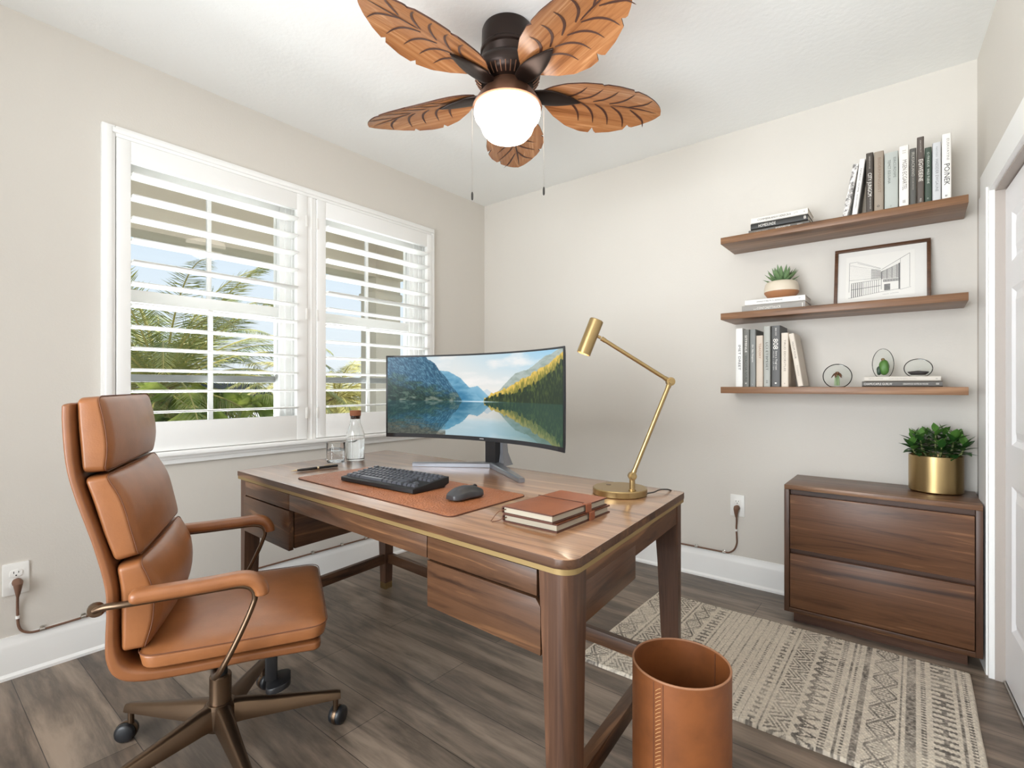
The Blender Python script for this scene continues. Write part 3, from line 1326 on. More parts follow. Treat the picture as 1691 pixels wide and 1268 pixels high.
def fbm(x, y, o=5, seed=0):
    s = 0
    a = 0.5
    for i in range(o):
        s = s + a * vnoise(x * 2 ** i, y * 2 ** i, seed + i)
        a *= 0.5
    return s / (1 - 0.5 ** o)


def screen_image(u, v):
    """landscape: u 0..1 left to right, v 0..1 bottom to top -> sRGB 0..255"""
    H = 0.43

    def land(u, v):
        c3 = lambda c: np.array(c, float)[None, :] * np.ones((u.size, 1))
        mixc = lambda a, b_, t: a * (1 - t[:, None]) + b_ * t[:, None]
        sky = mixc(c3((246, 240, 232)), c3((150, 205, 236)), np.clip((v - 0.5) / 0.5, 0, 1) ** 1.1 * np.clip(0.25 + 1.2 * np.abs(u - 0.35), 0, 1))
        cl = fbm(u * 7, v * 9, 5, 3)
        sky = mixc(sky, c3((252, 248, 244)), np.clip((cl - 0.5) * 3, 0, 0.8))
        out = sky
        N1 = fbm(u * 30, v * 30, 5, 11)
        N2 = fbm(u * 90, v * 45, 4, 17)
        V = fbm(u * 160, v * 26, 3, 23)

        def ridge(pts, amp, fr, sd):
            xs = [p[0] for p in pts]
            ys = [p[1] for p in pts]
            return np.interp(u, xs, ys) + amp * (fbm(u * fr, u * 0 + sd, 4, sd) - 0.5)
        r = ridge([(0, .3), (.46, .50), (.53, .58), (.60, .50), (.66, .3), (1, .3)], 0.03, 30, 41)
        out = mixc(out, c3((196, 214, 226)), ((v < r) * 0.7).astype(float))
        r = ridge([(0, .3), (.42, .60), (.475, .625), (.52, .54), (.56, .45), (.6, .3), (1, .3)], 0.02, 30, 42)
        c = mixc(c3((142, 190, 214)), c3((88, 152, 186)), np.clip((r - v) * 5, 0, 1))
        out = np.where((v < r)[:, None], c, out)
        r = ridge([(0, .9), (.27, .82), (.32, .80), (.38, .72), (.43, .60), (.48, .50), (.52, .43), (.55, .3), (1, .3)], 0.025, 26, 43)
        c = mixc(c3((128, 180, 206)), c3((40, 112, 152)), np.clip((r - v) * 3.2 + (N1 - .5) * .9, 0, 1))
        out = np.where((v < r)[:, None], c, out)
        r = ridge([(0, 1.2), (.18, 1.1), (.205, .97), (.24, .92), (.27, .82), (.30, .74), (.33, .63), (.36, .54), (.395, .43), (.42, .3), (1, .2)], 0.03, 36, 44)
        N3 = fbm(u * 210 + v * 60, v * 50, 4, 29)
        rock = mixc(c3((34, 82, 112)), c3((104, 150, 172)), np.clip((N3 - .36) * 2.2, 0, 1))
        fo = mixc(c3((16, 46, 42)), c3((70, 104, 84)), np.clip((0.5 * N1 + .5 * N3 - .43) * 3.0, 0, 1))
        t_ = np.clip(((0.82 - u * 0.75) - v) * 6 + (N1 - .5) * 1.6, 0, 1)
        c = mixc(rock, fo, t_)
        c = mixc(c, c3((160, 160, 150)), np.clip((N1 - .56) * 6, 0, 1) * np.clip((0.60 - v) * 8, 0, 1) * 0.6)
        out = np.where((v < r)[:, None], c, out)
        r = ridge([(0, .2), (.54, .3), (.58, .52), (.64, .66), (.70, .77), (.76, .80), (.82, .86), (.88, .93), (1, 1.02)], 0.03, 26, 45)
        c = mixc(c3((178, 190, 184)), c3((112, 130, 112)), np.clip((r - v) * 3 + (N1 - .5) * 1.2, 0, 1))
        out = np.where((v < r)[:, None], c, out)
        r = ridge([(0, .2), (.50, .3), (.515, .46), (.56, .53), (.64, .60), (.72, .68), (.80, .755), (.88, .84), (.95, .91), (1, .97)], 0.05, 70, 46)
        c = mixc(c3((232, 196, 92)), c3((124, 122, 46)), np.clip((r - v) * 9 + (V - .5) * 1.6, 0, 1))
        out = np.where((v < r)[:, None], c, out)
        r = ridge([(0, .2), (.505, .3), (.515, .46), (.56, .50), (.66, .53), (.74, .58), (.80, .64), (.86, .70), (.92, .76), (.97, .86), (1, .88)], 0.09, 110, 47)
        c = mixc(c3((30, 48, 26)), c3((86, 100, 44)), np.clip((V - .42) * 3, 0, 1) * np.clip(1 - (r - v) * 2.0, 0, 1))
        out = np.where((v < r)[:, None], c, out)
        return out
    wob = (fbm(u * 5, v * 60, 3, 61) - 0.5) * 0.02 * np.clip((H - v) * 6, 0, 1)
    refl = v < H
    vv = np.where(refl, H + (H - v) * 1.06 + wob, v)
    out = land(u + np.where(refl, wob * 0.4, 0), vv)
    d = np.clip((H - v) / H, 0, 1)[:, None]
    teal = np.array((20, 96, 112), float)[None, :]
    lum = out.mean(axis=1, keepdims=True) / 255
    w = out * 0.90 * (1 - 0.34 * (1 - lum)) + teal * 0.34 * (1 - lum)
    blue = np.array((70, 170, 214), float)[None, :]
    kb_ = np.clip(lum * 1.2 - 0.2, 0, 1) * np.clip(1.6 * d - .7, 0, 0.22)
    w = w * (1 - kb_) + blue * kb_
    rg = (np.clip((u - .55) * 4, 0, 1) * 0.38)[:, None]
    w = w * (1 - rg) + np.array((62, 84, 58), float)[None, :] * rg
    # shallow stony bottom near left
    st = np.clip((0.24 - v - 0.55 * np.clip(u - 0.12, 0, 1)) * 6 + (fbm(u * 40, v * 60, 4, 71) - .5) * 1.2, 0, 1) * (u < 0.30)
    stone = 52 + 70 * fbm(u * 110, v * 70, 3, 73)
    sc = np.stack([stone * 1.05, stone * 0.98, stone * 0.80], 1)
    w = w * (1 - 0.8 * st[:, None]) + sc * 0.8 * st[:, None]
    out = np.where(refl[:, None], w, out)
    gl = np.exp(-((v - H) / 0.008) ** 2) * np.exp(-((u - 0.47) / 0.11) ** 2)
    out = out * (1 - gl[:, None]) + np.array((225, 240, 248), float)[None, :] * gl[:, None]
    return np.clip(out, 0, 255)


def color_grid(name, nx, ny, pos, colf, m, parent=None):
    """dense sheet with a colour per vertex"""
    uu, vv = np.meshgrid(np.linspace(0, 1, nx), np.linspace(0, 1, ny))
    uu, vv = uu.ravel(), vv.ravel()
    P = pos(uu, vv)
    me = bpy.data.meshes.new(name)
    me.vertices.add(nx * ny)
    me.vertices.foreach_set('co', P.astype(np.float32).ravel())
    i, j = np.meshgrid(np.arange(nx - 1), np.arange(ny - 1))
    a = (j * nx + i).ravel()
    F = np.stack([a, a + 1, a + nx + 1, a + nx], 1)
    nf = len(F)
    me.loops.add(nf * 4)
    me.polygons.add(nf)
    me.loops.foreach_set('vertex_index', F.ravel().astype(np.int32))
    me.polygons.foreach_set('loop_start', (np.arange(nf) * 4).astype(np.int32))
    me.update(calc_edges=True)
    me.polygons.foreach_set('use_smooth', [True] * nf)
    c = colf(uu, vv) / 255.0
    c = np.where(c <= 0.04045, c / 12.92, ((c + 0.055) / 1.055) ** 2.4)
    at = me.color_attributes.new('col', 'FLOAT_COLOR', 'POINT')
    at.data.foreach_set('color', np.concatenate([c, np.ones((len(c), 1))], 1).astype(np.float32).ravel())
    me.materials.append(m)
    me.validate()
    o = bpy.data.objects.new(name, me)
    COL.objects.link(o)
    if parent is not None:
        o.parent = parent
    return o


SB = 0.008


def scr_pos(u, v):
    ang = (-HA + SB + (2 * HA - 2 * SB) * u) / MR
    return np.stack([(MR - 0.0008) * np.sin(ang), (MR - 0.0008) * np.cos(ang) - MR, MZ0 + 0.016 + (MZ1 - 0.006 - MZ0 - 0.016) * v], 1)


scr_m = attr_mat('screen_picture', 0.92, 0.30)
color_grid('screen', 560, 220, scr_pos, screen_image, scr_m, mon)
b = MB()
b.box((-.011, -.0012, MZ0 + .0065), (.011, .001, MZ0 + .0095), .0003)
b.build('logo', mat('logo_grey', (176, 176, 178), 0.4), mon)
# stand: neck and V foot
b = MB()
b.prism([(-0.024, 0.052), (0.030, 0.052), (0.036, 0.085), (-0.030, 0.085)], 0.012, 0.17, bev=0.003)
b.build('neck', black_plastic, mon)
b = MB()
nk = []
for z, w0, w1, y0, y1 in ((0.006, -0.045, 0.062, 0.070, 0.135), (0.016, -0.042, 0.060, 0.072, 0.130), (0.06, -0.034, 0.050, 0.080, 0.116), (0.16, -0.032, 0.046, 0.080, 0.108)):
    nk.append([b.bm.verts.new(p) for p in ((w0, y0, z), (w1, y0, z), (w1, y1, z), (w0, y1, z))])
for a_, c_ in zip(nk, nk[1:]):
    for k in range(4):
        b.bm.faces.new((a_[k], a_[(k + 1) % 4], c_[(k + 1) % 4], c_[k]))
b.bm.faces.new(nk[0])
b.bm.faces.new(nk[-1])
b.build('neck_shroud', chrome, mon)
b = MB()
# flat V: apex under the neck, arms reaching forward
for sg, tip in ((-1, (-0.284, -0.122)), (1, (0.313, -0.150))):
    ap = (0.012, 0.070)
    d = Vector((tip[0] - ap[0], tip[1] - ap[1], 0)).normalized()
    s = Vector((-d.y, d.x, 0))
    A, T_ = Vector((*ap, 0)), Vector((*tip, 0))
    w0, w1 = 0.028, 0.011
    P = []
    for z, k in ((0.0005, 1.0), (0.013, 1.0), (0.0165, 0.72)):
        zz = z
        P.append([b.bm.verts.new((*(A - s * w0 * k - d * .02).xy, zz * 1.25)), b.bm.verts.new((*(T_ - s * w1 * k).xy, zz)),
                  b.bm.verts.new((*(T_ + s * w1 * k).xy, zz)), b.bm.verts.new((*(A + s * w0 * k - d * .02).xy, zz * 1.25))])
    for a_, c_ in zip(P, P[1:]):
        for k in range(4):
            b.bm.faces.new((a_[k], a_[(k + 1) % 4], c_[(k + 1) % 4], c_[k]))
    b.bm.faces.new(P[0])
    b.bm.faces.new(P[-1])
b.build('stand_foot', chrome, mon)

# ------------------------------------------------------------------ desk lamp
lt = thing('desk_lamp', 'brass swing arm desk lamp, lit, at the back right of the desk', 'desk lamp', (1.842, -1.412, DT))
b = MB()
b.lathe([(0, 0.0005), (0.083, 0.0005), (0.085, 0.003), (0.085, 0.019), (0.083, 0.022), (0, 0.022)], 64)
b.build('base', brass, lt, angle=30)
b = MB()
b.lathe([(0, 0.022), (0.008, 0.022), (0.008, 0.0228), (0, 0.0235)], 20, c=(-0.045, 0.01, 0))
b.build('switch', bronze, lt)
Rv = Vector((math.cos(R(38.7)), math.sin(R(38.7)), 0))
P0 = Vector((0.056, -0.029, 0.022))
J1 = P0 + Vector((0, 0, 0.045))
J2 = J1 + Rv * 0.117 + Vector((0, 0, 0.290))
J3 = J2 - Rv * 0.217 + Vector((0, 0, 0.136))
PV = J2 - Rv * 0.232 + Vector((0, 0, 0.143))
b = MB()
b.lathe([(0, 0), (0.0115, 0), (0.0115, 0.003), (0.0085, 0.005), (0.0085, 0.036), (0, 0.036)], 20, c=tuple(P0))
b.build('post', brass, lt)


def knuckle(p, r, w):
    b = MB()
    fw = Vector((-math.sin(R(38.7)), math.cos(R(38.7)), 0))
    q = fw.to_track_quat('Z', 'Y').to_matrix().to_4x4()
    b.lathe([(0, -w), (r * 0.55, -w), (r * 0.6, -w * 0.72), (r, -w * 0.65), (r, w * 0.65), (r * 0.6, w * 0.72), (r * 0.55, w), (0, w)], 22, mtx=Matrix.Translation(p) @ q)
    return b.build('joint', brass, lt)


knuckle(J1, 0.0125, 0.013)
knuckle(J2, 0.0130, 0.013)
for nm, a_, c_, r_ in (('lower_arm', J1, J2, 0.0068), ('upper_arm', J2, J3, 0.0062)):
    b = MB()
    d = (c_ - a_).normalized()
    b.tube([a_ + d * 0.008, a_ + d * 0.02, a_ + d * 0.0201, c_ - d * 0.0201, c_ - d * 0.02, c_ - d * 0.006], [r_ * 1.15, r_ * 1.15, r_, r_, r_ * 1.15, r_ * 1.15], 16)
    b.build(nm, brass, lt)
ax = (Rv * 0.043 + Vector((0, 0, 0.109))).normalized()     # shade axis, pointing up
b = MB()
b.tube([J3 - (J3 - PV).normalized() * -0.004, PV], 0.0048, 12)
b.build('swivel', brass, lt)
HT = PV - Rv * 0.012 + ax * 0.050
sh = MB()
q = ax.to_track_quat('Z', 'Y').to_matrix().to_4x4()
HB = HT - ax * 0.112
rad = 0.0215
sh.lathe([(rad - .0015, 0.004), (rad - .0015, 0.0), (rad, 0.0), (rad, 0.110), (rad - 0.002, 0.112), (0, 0.112)], 40, mtx=Matrix.Translation(HB) @ q)
sh.lathe([(rad - .0015, 0.004), (rad - .0015, 0.105), (0, 0.105)], 40, mtx=Matrix.Translation(HB) @ q)
shade = sh.build('lamp_shade', brass, lt, angle=30)
b = MB()
b.lathe([(0, 0.006), (rad - .002, 0.006), (rad - .002, 0.009), (0, 0.009)], 32, mtx=Matrix.Translation(HB) @ q)
b.build('diffuser', emis('lamp_diffuser', (255, 236, 205), 9.0), lt)
wp = Vector(lt.location) + HB - ax * 0.004
lamp('desk_lamp_light', 'SPOT', wp, (-ax).to_track_quat('-Z', 'Y').to_euler(), 1.2, (1.0, 0.85, 0.65), spot_size=R(120), spot_blend=0.9, shadow_soft_size=0.018)
b = MB()
b.tube(smooth_path([(0.076, 0.030, 0.006), (0.088, 0.060, 0.007), (0.097, 0.085, 0.012), (0.104, 0.110, 0.010), (0.108, 0.135, 0.005), (0.108, 0.158, -0.006), (0.106, 0.166, -0.04), (0.100, 0.166, -0.14)], 24), 0.0022, 8)
b.build('cord', mat('black_cord', (46, 42, 40), 0.5), lt)


# ------------------------------------------------------------------ notebooks, pen, glass, carafe
def notebook(label, loc, rz, w, d, h, cov, strap_y):
    t = thing('notebook', label, 'notebook', loc, rz, 'leather notebooks on the desk')
    ct = 0.0034
    b = MB()
    # spine at -x, rounded; covers top and bottom
    out = []
    for i in range(9):
        a = R(90 + 180 * i / 8)
        out.append((-w / 2 + h / 2 * 0.85 + math.cos(a) * h / 2 * 0.85, h / 2 + math.sin(a) * h / 2))
    inn = []
    for i in range(9):
        a = R(270 - 180 * i / 8)
        inn.append((-w / 2 + h / 2 * 0.85 + math.cos(a) * (h / 2 * 0.85 - ct), h / 2 + math.sin(a) * (h / 2 - ct)))
    poly = [(w / 2, h)] + out + [(w / 2, 0), (w / 2, ct)] + inn + [(w / 2, h - ct)]
    b.prism(poly, -d / 2, d / 2, lambda u, v, hh: (u, hh, v))
    for f in b.bm.faces:
        f.smooth = False
    for f in b.bm.faces:
        c = f.calc_center_median()
        if abs(c.z - h) < 1e-4:
            f.material_index = 0
        else:
            f.material_index = 1
    b.build('cover', [cov, book_edge], t, angle=30)
    b = MB()
    b.box((-w / 2 + 0.006, -d / 2 + 0.0045, ct), (w / 2 - 0.0045, d / 2 - 0.0045, h - ct))
    b.build('pages', paper, t, angle=0)
    b = MB()
    b.tube([(-w / 2, strap_y, h + .0006), (w / 2 - .002, strap_y, h + .0006), (w / 2 + .0008, strap_y, h - 0.001), (w / 2 + .0008, strap_y, 0.001)], 0.0018, 6, flat=0.5)
    b.build('elastic', book_edge, t)
    b = MB()
    b.prism([(w / 2 - 0.010, h), (w / 2 - 0.010, h + .0016), (w / 2 + .0005, h + .0016), (w / 2 + .0030, h - .001), (w / 2 + .0030, 0.0005), (w / 2, 0.0005), (w / 2, h)], strap_y - 0.012, strap_y + 0.012, lambda u, v, hh: (u, hh, v))
    b.build('strap_loop', cov, t)
    b = MB()
    b.tube(smooth_path([(-w / 2 + 0.012, -d / 2 + 0.01, h * 0.55), (-w / 2 + 0.010, -d / 2 - 0.004, h * 0.55), (-w / 2 - 0.002, -d / 2 - 0.012, h * 0.2), (-w / 2 - 0.012, -d / 2 - 0.026, 0.002 if loc[2] < DT + .01 else -h * .8)], 12), 0.0011, 6)
    b.build('ribbon', seam, t)
    return t


notebook('bottom dark edged leather notebook of the two stacked on the desk', (1.844, -1.772, DT), R(-0.5), 0.168, 0.254, 0.0205, book_leather, 0.030)
notebook('top tan leather notebook of the two stacked on the desk', (1.846, -1.784, DT + 0.0225), R(-1.5), 0.158, 0.250, 0.0205, book_leather, 0.030)

pen = thing('pen', 'black pen with gold trim lying on the desk by the glass', 'pen', (0.651, -1.766, DT + 0.0058), R(84.5))
b = MB()
qx = Matrix.Rotation(R(90), 4, 'Y')
b.lathe([(0, 0.095), (0.0045, 0.094), (0.0052, 0.090), (0.0056, 0.020), (0.0056, 0.012)], 20, mtx=qx)
b.lathe([(0.0057, 0.004), (0.0052, -0.06), (0.0040, -0.078)], 20, mtx=qx)
b.build('barrel', mat('black_lacquer', (22, 20, 20), 0.18), pen)
b = MB()
b.lathe([(0.0056, 0.012), (0.0060, 0.0115), (0.0060, 0.0045), (0.0057, 0.004)], 20, mtx=qx)
b.build('ring', mat('pale_gold', (222, 204, 170), 0.25, 1.0), pen)
b = MB()
b.lathe([(0.0040, -0.078), (0.0030, -0.088), (0.0008, -0.102), (0, -0.104)], 16, mtx=qx)
b.build('nib', mat('pale_gold'), pen)
b = MB()
b.tube([(0.092, 0, 0.0050), (0.090, 0, 0.0075), (0.040, -0.001, 0.0075), (0.036, -0.001, 0.0060)], 0.0011, 8)
b.build('clip', brass, pen)

gl = thing('drinking_glass', 'short water tumbler, half full, beside the carafe', 'glass', (0.533, -1.601, DT))
b = MB()
b.lathe([(0, 0.0006), (0.036, 0.0006), (0.039, 0.004), (0.0405, 0.088), (0.0398, 0.089), (0.0388, 0.088), (0.0372, 0.012), (0.034, 0.009), (0, 0.009)], 48)
b.build('tumbler', clear_glass, gl, angle=40)
b = MB()
b.lathe([(0, 0.0086), (0.0345, 0.0086), (0.0377, 0.0118), (0.0386, 0.053), (0, 0.053)], 48)
b.build('water', water_m, gl, angle=40)
cf = thing('carafe', 'glass water carafe with a cork stopper on the desk', 'carafe', (0.552, -1.512, DT))
b = MB()
outp = [(0, 0.0006), (0.037, 0.0006), (0.041, 0.006), (0.0415, 0.105), (0.040, 0.125), (0.030, 0.155), (0.0235, 0.172), (0.0225, 0.190), (0.0240, 0.206)]
inp = [(0.0225, 0.2065), (0.0208, 0.190), (0.0215, 0.172), (0.028, 0.154), (0.0380, 0.124), (0.0395, 0.104), (0.0390, 0.012), (0.034, 0.009), (0, 0.009)]
b.lathe(outp + inp, 48)
b.build('bottle', clear_glass, cf, angle=40)
b = MB()
b.lathe([(0, 0.0086), (0.0345, 0.0086), (0.0394, 0.0118), (0.0399, 0.098), (0, 0.098)], 48)
b.build('water', water_m, cf, angle=40)
b = MB()
b.lathe([(0, 0.192), (0.0203, 0.192), (0.0218, 0.206), (0.0245, 0.207), (0.0255, 0.226), (0.0250, 0.231), (0, 0.231)], 28)
b.build('cork', cork, cf, angle=30)

# ------------------------------------------------------------------ office chair (x = forward, y = left)
ch = thing('office_chair', 'cognac leather high back office chair with bronze arms and star base', 'office chair', (1.015, -2.272, 0), R(62.7))
SO = [(-.287, 1.022), (-.287, .975), (-.280, .884), (-.264, .810), (-.231, .695), (-.210, .60), (-.207, .54), (-.209, .48), (-.208, .430), (-.192, .388), (-.150, .366), (-.056, .360), (.10, .362), (.257, .357)]
SI = [(-.263, 1.026), (-.262, .975), (-.256, .884), (-.242, .815), (-.208, .700), (-.186, .605), (-.183, .54), (-.183, .48), (-.178, .440), (-.163, .412), (-.130, .398), (-.05, .392), (.10, .392), (.260, .388)]
b = MB()


def shell_fn(x, y, z):
    s = (y + 1) / 2
    o = interp([(p[0], 0, p[1]) for p in SO], s)
    i_ = interp([(p[0], 0, p[1]) for p in SI], s)
    p = o.lerp(i_, (z + 1) / 2)
    return (p.x, x * 0.236, p.z)


class UB(MB):
    pass


def ubox(fn, rx, ry, rz, k=4, m=(6, 20, 2)):
    """rounded box in unit cube with separate rounding per axis via pre-scaling"""
    b = MB()
    hx, hy, hz = 1.0 / rx, 1.0 / ry, 1.0 / rz      # half sizes in units of the rounding radius
    b.rbox(hx, hy, hz, 0.999 if min(hx, hy, hz) > 1 else min(hx, hy, hz) * 0.999, k, m, lambda x, y, z: fn(x / hx, y / hy, z / hz))
    return b


b = ubox(shell_fn, 0.10, 0.03, 0.7, 4, (6, 44, 1))
b.build('shell', cognac_shell, ch, angle=60)


def cushion(name, backp, frontp, hw, puff, rw=0.14, rh=0.22, rt_=0.45, m=cognac, pinch=0.0, pip=True):
    """backp/frontp: side profile points (x,z), bottom to top; width along y"""
    B3 = [(p[0], 0, p[1]) for p in backp]
    F3 = [(p[0], 0, p[1]) for p in frontp]

    def fn(x, y, z):
        s = (y + 1) / 2
        p = interp(B3, s)
        f = interp(F3, s)
        nrm = (f - p)
        L_ = nrm.length
        t_ = (z + 1) / 2
        q = p.lerp(f, t_)
        e = max(0.0, (1 - x * x)) * max(0.0, 1 - y * y) ** 0.7
        if L_ > 1e-6:
            q = q + nrm / L_ * puff * e * t_
        return (q.x, x * hw * (1 - pinch * (1 - t_)), q.z)
    b = ubox(fn, rw, rh, rt_, 5, (10, 10, 2))
    o = b.build(name, m, ch, angle=70)
    if pip:
        # stitched seam round the front edge
        zz = 1.0 - 0.42 * rt_
        P = []
        for cx_, cy_, a0 in ((1, 1, 0), (-1, 1, 90), (-1, -1, 180), (1, -1, 270)):
            for i in range(7):
                a = R(a0 + 90 * i / 6)
                P.append(fn(cx_ * (1 - rw) + rw * math.cos(a), cy_ * (1 - rh) + rh * math.sin(a), zz))
            nx_, ny_ = ((-1, 0), (0, -1), (1, 0), (0, 1))[(0 if a0 == 0 else a0 // 90)]
            x0_, y0_ = cx_ * (1 - rw) + rw * math.cos(R(a0 + 90)), cy_ * (1 - rh) + rh * math.sin(R(a0 + 90))
            L_ = 2 * (1 - rw) if nx_ else 2 * (1 - rh)
            for i in range(1, 14):
                P.append(fn(x0_ + nx_ * L_ * i / 14, y0_ + ny_ * L_ * i / 14, zz))
        b = MB()
        b.tube(P, 0.0013, 5, closed=True)
        b.build('seam', seam, o)
    return o


cushion('headrest', [(-.253, .862), (-.258, .92), (-.262, .98), (-.263, 1.036)], [(-.203, .864), (-.197, .92), (-.203, .98), (-.216, 1.040)], 0.228, 0.012, rh=0.25)
cushion('upper_back_cushion', [(-.192, .652), (-.214, .72), (-.232, .79), (-.250, .854)], [(-.137, .664), (-.152, .73), (-.170, .80), (-.200, .858)], 0.230, 0.018, rh=0.20)
cushion('lumbar_cushion', [(-.180, .440), (-.182, .51), (-.183, .58), (-.190, .645)], [(-.128, .442), (-.108, .51), (-.108, .585), (-.135, .654)], 0.232, 0.026, rh=0.20)
cushion('seat_cushion', [(-.138, .396), (.0, .394), (.13, .394), (.268, .394)], [(-.148, .440), (-.01, .437), (.13, .437), (.276, .438)], 0.252, 0.020, rw=0.20, rh=0.26, rt_=0.5)

for sg, nm in ((-1, 'near'), (1, 'far')):
    Y = 0.292 * sg
    b = MB()

    def pad_fn(x, y, z, Y=Y):
        s = (y + 1) / 2
        p = interp([(-.146, 0, .592), (-.06, 0, .594), (.02, 0, .597), (.075, 0, .600), (.102, 0, .592), (.117, 0, .572), (.120, 0, .556)], s)
        p2 = interp([(-.146, 0, .592), (-.06, 0, .594), (.02, 0, .597), (.075, 0, .600), (.102, 0, .592), (.117, 0, .572), (.120, 0, .556)], min(1, s + .02))
        p1 = interp([(-.146, 0, .592), (-.06, 0, .594), (.02, 0, .597), (.075, 0, .600), (.102, 0, .592), (.117, 0, .572), (.120, 0, .556)], max(0, s - .02))
        t_ = (p2 - p1).normalized()
        nn = Vector((-t_.z, 0, t_.x))
        q = p + nn * z * 0.0155
        return (q.x, Y + x * 0.0245, q.z)
    b = ubox(pad_fn, 0.75, 0.09, 0.85, 5, (3, 26, 1))
    b.build('armrest_pad', cognac, ch, angle=70)
    b = MB()
    path = [(-.212, Y * .93, .566), (-.190, Y * .97, .574), (-.150, Y, .577), (-.06, Y, .579), (.03, Y, .582), (.072, Y, .582), (.096, Y, .572), (.104, Y, .551), (.099, Y, .530), (.083, Y, .490), (.055, Y, .430), (.030, Y * .97, .382), (.014, Y * .85, .355), (.004, Y * .55, .342), (0, Y * .2, .338)]
    sp = smooth_path(path, 70)
    rr = [0.0105 - 0.0020 * math.sin(PI * i / 70) for i in range(71)]
    b.tube(sp, rr, 12, flat=0.75)
    b.lathe([(0, -0.010), (0.014, -0.009), (0.017, 0), (0.014, 0.009), (0, 0.010)], 20, mtx=Matrix.Translation((-.212, Y * .92, .566)) @ Matrix.Rotation(R(90), 4, 'X'))
    b.build('armrest_frame', bronze, ch, angle=50)

b = MB()
b.box((-.075, -.10, .322), (.135, .10, .362), 0.008)
b.box((-.05, -.06, .300), (.06, .06, .330), 0.006)
b.build('tilt_mechanism', black_plastic, ch)
b = MB()
b.box((.118, -.085, .225), (.150, -.045, .330), 0.005)
b.tube([(.135, -.05, .250), (.140, .03, .240), (.140, .07, .235)], 0.008, 10)
b.prism(rounded_rect(-.03, -.045, .035, .045, .025, 5), 0.205, 0.222, lambda u, v, h: (.150 + u, -.07 + v, h + u * .2), bev=.003)
b.build('height_lever', black_plastic, ch)
b = MB()
b.lathe([(0, .225), (.018, .225), (.018, .330), (0, .330)], 24)
b.build('gas_lift', dark_slot, ch)
b = MB()
b.lathe([(0, .10), (.033, .10), (.033, .115), (.0285, .130), (.0285, .232), (.026, .236), (.018, .236)], 32)
b.build('column', bronze, ch, angle=30)
b = MB()
b.lathe([(0, .088), (.040, .088), (.044, .100), (.042, .150), (.034, .158), (0, .158)], 28)
b.build('hub', bronze, ch, angle=40)
for k in range(5):
    a = R(72 * k)
    d = Vector((math.cos(a), math.sin(a), 0))
    s = Vector((-math.sin(a), math.cos(a), 0))
    b = MB()
    st = []
    for r_, zt, zb_, w in ((.02, .158, .098, .026), (.06, .154, .099, .023), (.16, .135, .094, .019), (.27, .117, .090, .0155), (.318, .110, .088, .0145), (.328, .107, .088, .013)):
        st.append([b.bm.verts.new(p) for p in (d * r_ - s * w + Vector((0, 0, zb_)), d * r_ + s * w + Vector((0, 0, zb_)), d * r_ + s * w * .8 + Vector((0, 0, zt - .006)), d * r_ + s * w * .45 + Vector((0, 0, zt)), d * r_ - s * w * .45 + Vector((0, 0, zt)), d * r_ - s * w * .8 + Vector((0, 0, zt - .006)))])
    for a_, c_ in zip(st, st[1:]):
        for q_ in range(6):
            b.bm.faces.new((a_[q_], a_[(q_ + 1) % 6], c_[(q_ + 1) % 6], c_[q_]))
    b.bm.faces.new(st[0])
    b.bm.faces.new(st[-1])
    leg = b.build('base_leg', bronze, ch, angle=50)
    # caster: stem, hood and twin wheels, trailing at its own angle
    c = d * .314
    ca = a + (0.9, -0.7, 0.4, 1.2, -0.4)[k]
    td = Vector((math.cos(ca), math.sin(ca), 0))
    qm = Matrix.Translation(c + td * .012 + Vector((0, 0, .028))) @ Matrix.Rotation(ca, 4, 'Z') @ Matrix.Rotation(R(90), 4, 'X')
    b = MB()
    b.tube([c + Vector((0, 0, .045)), c + Vector((0, 0, .092))], 0.0085, 12)
    b.lathe([(.0285, -.006), (.0295, 0), (.0285, .006), (.0, .006), (.0, -.006)], 26, mtx=qm)
    b.build('caster', bronze, leg)
    b = MB()
    for o_ in (-1, 1):
        b.lathe([(0, o_ * .0225), (.018, o_ * .0225), (.025, o_ * .019), (.0275, o_ * .014), (.0275, o_ * .0065), (0, o_ * .0065)], 26, mtx=qm)
    b.build('wheel', mat('caster_black', (30, 31, 34), 0.35), leg, angle=40)

# ------------------------------------------------------------------ waste bin
bn = thing('waste_bin', 'tan leather wastepaper bin with stitched seam beside the desk', 'waste bin', (2.150, -1.716, 0))
BH, BR = 0.42, 0.110
b = MB()
b.lathe([(0, 0), (BR - .004, 0), (BR, .004), (BR, BH - .002), (BR - .002, BH), (BR - .004, BH - .002), (BR - .005, .008), (0, .008)], 72)
b.build('body', bin_leather, bn, angle=30)
b = MB()
ring = [((BR - .0020) * math.cos(2 * PI * k / 72), (BR - .0020) * math.sin(2 * PI * k / 72), BH) for k in range(72)]
b.tube(ring, 0.0024, 8, closed=True)
b.build('rim', lip, bn)
b = MB()
SA = R(-95)     # seam faces the camera
for k in range(48):
    z = BH - 0.012 - k * 0.0085
    a0, a1 = SA - 0.055, SA + 0.055
    b.tube([((BR + .0006) * math.cos(a0), (BR + .0006) * math.sin(a0), z - 0.010), ((BR + .0012) * math.cos(SA), (BR + .0012) * math.sin(SA), z - .004), ((BR + .0006) * math.cos(a1), (BR + .0006) * math.sin(a1), z)], 0.0009, 5)
b.build('stitching', stitch, bn)
b = MB()
for q_ in (SA - .10, SA + 0.10):
    b.tube([((BR + .0004) * math.cos(q_), (BR + .0004) * math.sin(q_), .01), ((BR + .0004) * math.cos(q_), (BR + .0004) * math.sin(q_), BH - .004)], 0.0010, 5)
q_ = R(62)
b.tube([((BR - .0055) * math.cos(q_), (BR - .0055) * math.sin(q_), .02), ((BR - .0055) * math.cos(q_), (BR - .0055) * math.sin(q_), BH - .004)], 0.0012, 5)
b.build('seam_edge', seam, bn)

